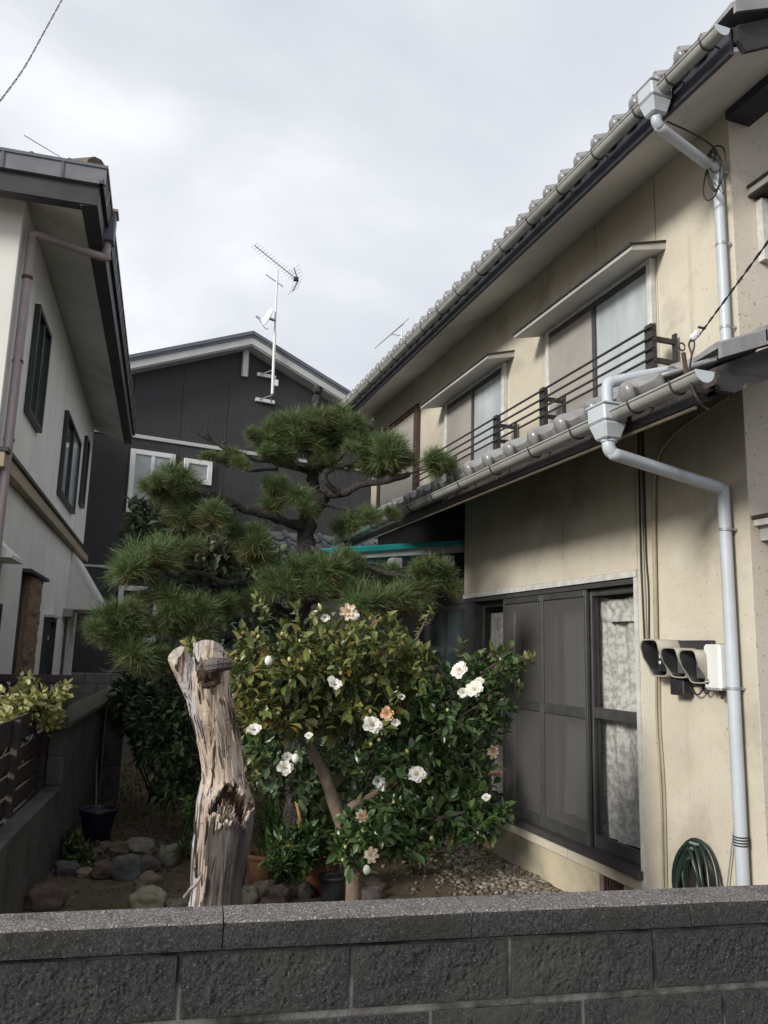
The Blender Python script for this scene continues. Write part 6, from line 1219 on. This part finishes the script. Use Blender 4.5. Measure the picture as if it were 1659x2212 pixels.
jb = MB().box((XW-0.09, 3.90, 1.50), (XW-0.031, 4.02, 1.592)).build('terminal_box', METER_B, bevel=0.006); tag(jb, 'small black terminal box under the middle meter', 'box')
wb = thing('service_box', 'white plastic service box with small round badge beside the downpipe', 'box', (XW, 3.63, 1.55))
MB().box((XW-0.11, 3.575, 1.545), (XW-0.022, 3.705, 1.795)).build('cover', BOXW, wb, bevel=0.014); MB().box((XW-0.022, 3.585, 1.55), (XW-0.001, 3.70, 1.80)).build('base', METER_G, wb, bevel=0.004)
MB().lathe([(0.001, 0.0), (0.016, 0.0), (0.016, 0.002), (0.001, 0.002)], (XW-0.1102, 3.675, 1.59), 20, Vector((-1, 0, 0))).build('badge', METER_G, wb); MB().box((XW-0.1135, 3.664, 1.587), (XW-0.1124, 3.686, 1.593)).build('badge_bar', BOXW, wb)
for y0, y1, z, s in ((3.62, 3.66, 1.55, .05), (3.78, 3.90, 1.55, .04), (3.72, 3.80, 1.57, .05)):
    tag(MB().tube(arc((XW-0.05, y0, z), (XW-0.04, y1, z), s, 10), 0.005, 6).build('loop_cable', CABLE), {3.62: 'black cable loop hanging under the white service box', 3.78: 'dark cable loop under the middle meter', 3.72: 'cable loop under the meter next to the white box'}[y0], 'cable', 'cable loops under the meters')
hp = thing('garden_hose', 'dark green hose coiled on a wall tap by the downpipe', 'hose', (XW-0.1, 3.86, 0.35))
for k in range(7):
    w = 0.17-0.018*k+0.01*math.sin(k*2); h = 0.50-0.03*k; pts = []
    for i in range(33):
        a = 2*math.pi*i/32; pts.append((XW-0.06-0.022*(k % 4)-0.02*math.sin(a*2+k), 3.875+w*math.cos(a)*(0.9-0.15*math.sin(a))+0.012*math.sin(k*1.7), 0.46+h*0.5*math.sin(a)))
    MB().tube(pts, 0.0125, 8, cap=False).build('hose_loop', HOSE, hp)
tap = thing('wall_tap', 'small metal tap on the cream wall holding the hose', 'tap', (XW, 3.87, 0.66)); MB().tube([(XW-0.001, 3.87, 0.665), (XW-0.10, 3.87, 0.665)], 0.012, 8).tube([(XW-0.08, 3.87, 0.665), (XW-0.085, 3.87, 0.60)], 0.010, 8).build('spout', METALG, tap); MB().box((XW-0.09, 3.84, 0.69), (XW-0.07, 3.90, 0.70)).tube([(XW-0.08, 3.87, 0.665), (XW-0.08, 3.87, 0.695)], 0.006, 6).build('handle', METALG, tap)
rod = MB().tube([onX(1570, 1920, XW-0.03), onX(1596, 1700, XW-0.02)], 0.004, 5).build('thin_rod', METALG); tag(rod, 'thin grey rod leaning on the wall beside the downpipe', 'rod')
b = MB(); base = Vector((3.1, 3.2, 0))
for k in range(7): a = random.uniform(0, 3.1); b.tube(smooth_path([base+Vector((0, 0, .3)), base+Vector((.1*math.cos(a), .05, .55)), base+Vector((.25*math.cos(a), -.05, .60+.06*math.sin(a)))], 4), [.003]*8+[.001], 4)
tag(b.build('dry_grass', M('dry_grass', (.40, .33, .20), (.3, .25, .15), 20, .9, 0)), 'a few dry grass stalks at the foot of the downpipe', 'grass')
# loose cable coil hanging from the upper downpipe
cc = thing('cable_coil', 'loose black cable coil hanging from the upper downpipe', 'cable', (3.0, 3.5, 4.4))
q0 = onX(1545, 330, 3.13); MB().tube(smooth_path([onX(1440, 262, 2.80), onX(1490, 285, 2.95), onX(1535, 312, 3.10), q0, onX(1542, 350, 3.14)], 5), 0.006, 6).build('lead', CABLE, cc)
for k, (rx, ry, oy, ph) in enumerate(((.075, .14, -.10, 0), (.06, .13, -.11, .4), (.055, .075, -.06, .9), (.068, .15, -.12, -.3))):
    MB().tube([q0+Vector((0.01*math.sin(a*2+k), -rx*math.cos(a+ph)*1.0+0.012*k, oy+ry*math.sin(a)+0.0*k)) for a in [2*math.pi*i/28 for i in range(29)]], 0.005, 6, cap=False).build('coil_loop', CABLE, cc)
MB().tube([q0+Vector((0, 0.02, -.18)), q0+Vector((0, -.05, -.30)), q0+Vector((0, -.035, -.2))], 0.004, 6).build('loose_end', CABLE, cc)
# service wire coming in from the street
sw = thing('service_wire', 'twisted service wire with white insulators above the lower roof', 'wire', onY(1500, 740, 2.9))
w0 = onY(1512, 722, 2.85); w1 = onY(1690, 480, 1.9)
P = [w0.lerp(w1, i/40) for i in range(41)]
for s in (0, math.pi): MB().tube([p+Vector((0.003*math.cos(i*0.8+s), 0, 0.003*math.sin(i*0.8+s))) for i, p in enumerate(P)], 0.0026, 5, cap=False).build('strand', CABLE, sw)
q = onY(1516, 708, 2.83); MB().tube([q+Vector((-.02, 0, 0)), q+Vector((.02, 0, 0))], 0.006, 6).build('clip', BLACKM, sw)
for x, y in ((1497, 729), (1504, 722)):
    q = onY(x, y, 2.86); ax = (w1-w0).normalized(); MB().lathe([(0.002, -.018), (.016, -.016), (.018, -.006), (.010, -.003), (.010, .003), (.018, .006), (.016, .016), (.002, .018)], q, 16, ax).build('insulator', PORCELAIN, sw)
MB().tube(smooth_path([onY(1493, 733, 2.86), onY(1488, 745, 2.86), onY(1494, 765, 2.85), onY(1492, 780, 2.84), onY(1490, 800, 2.80), onY(1492, 825, 2.72), onY(1500, 850, 2.66), onY(1515, 875, 2.66), onY(1530, 885, 2.7)], 5), 0.005, 6).build('drop_lead', CABLE, sw); MB().tube(smooth_path([onY(1499, 733, 2.86), onY(1500, 748, 2.86), onY(1495, 765, 2.85)], 5), 0.004, 6).build('drop_lead', CABLE, sw)
hk = thing('eye_bracket', 'rusty iron bracket with eye ring hooked round the lower gutter', 'bracket', onY(1478, 800, 2.74))
a0, a1 = onY(1476, 762, 2.74), onY(1484, 815, 2.74); MB().tube(smooth_path([a0, a0.lerp(a1, .6), a1, onY(1494, 838, 2.74), onY(1515, 848, 2.74), onY(1538, 840, 2.78)], 4), 0.011, 6).build('strap', IRON, hk); c = onY(1473, 749, 2.74)
MB().tube([c+Vector((.016*math.cos(t*.4), 0, .018*math.sin(t*.4))) for t in range(16)], 0.004, 6, cap=False).build('eye', IRON, hk)
# wires in the sky
for pts, r, lab in (((onY(140, -12, 7.0), onY(95, 70, 6.6), onY(50, 150, 6.2), onY(-10, 232, 5.8)), 0.0045, 'thin twisted wire crossing the sky at the upper left'),):
    r = 0.003; P = smooth_path(pts, 16); d0, d1 = (P[0]-P[1]).normalized(), (P[-1]-P[-2]).normalized(); P = [P[0]+d0*k*0.15 for k in range(60, 0, -1)] + P + [P[-1]+d1*k*0.15 for k in range(1, 60)]; w = thing('sky_wire', lab, 'wire', P[80])
    for s in (0, math.pi): MB().tube([p+Vector((0.005*math.cos(i*.9+s), 0, 0.005*math.sin(i*.9+s))) for i, p in enumerate(P)], r, 5, cap=False).build('strand', CABLE, w)
P = [onY(52, 292, 9.0), onY(95, 318, 9.2), onY(140, 345, 9.4), onY(150, 380, 9.5)+Vector((-0.3, 0, 0))]; P[3].z = 5.55; tag(MB().tube(P, 0.005, 5).build('aerial_rod', METALG), 'faint thin bent aerial rod on the white house roof', 'aerial rod')
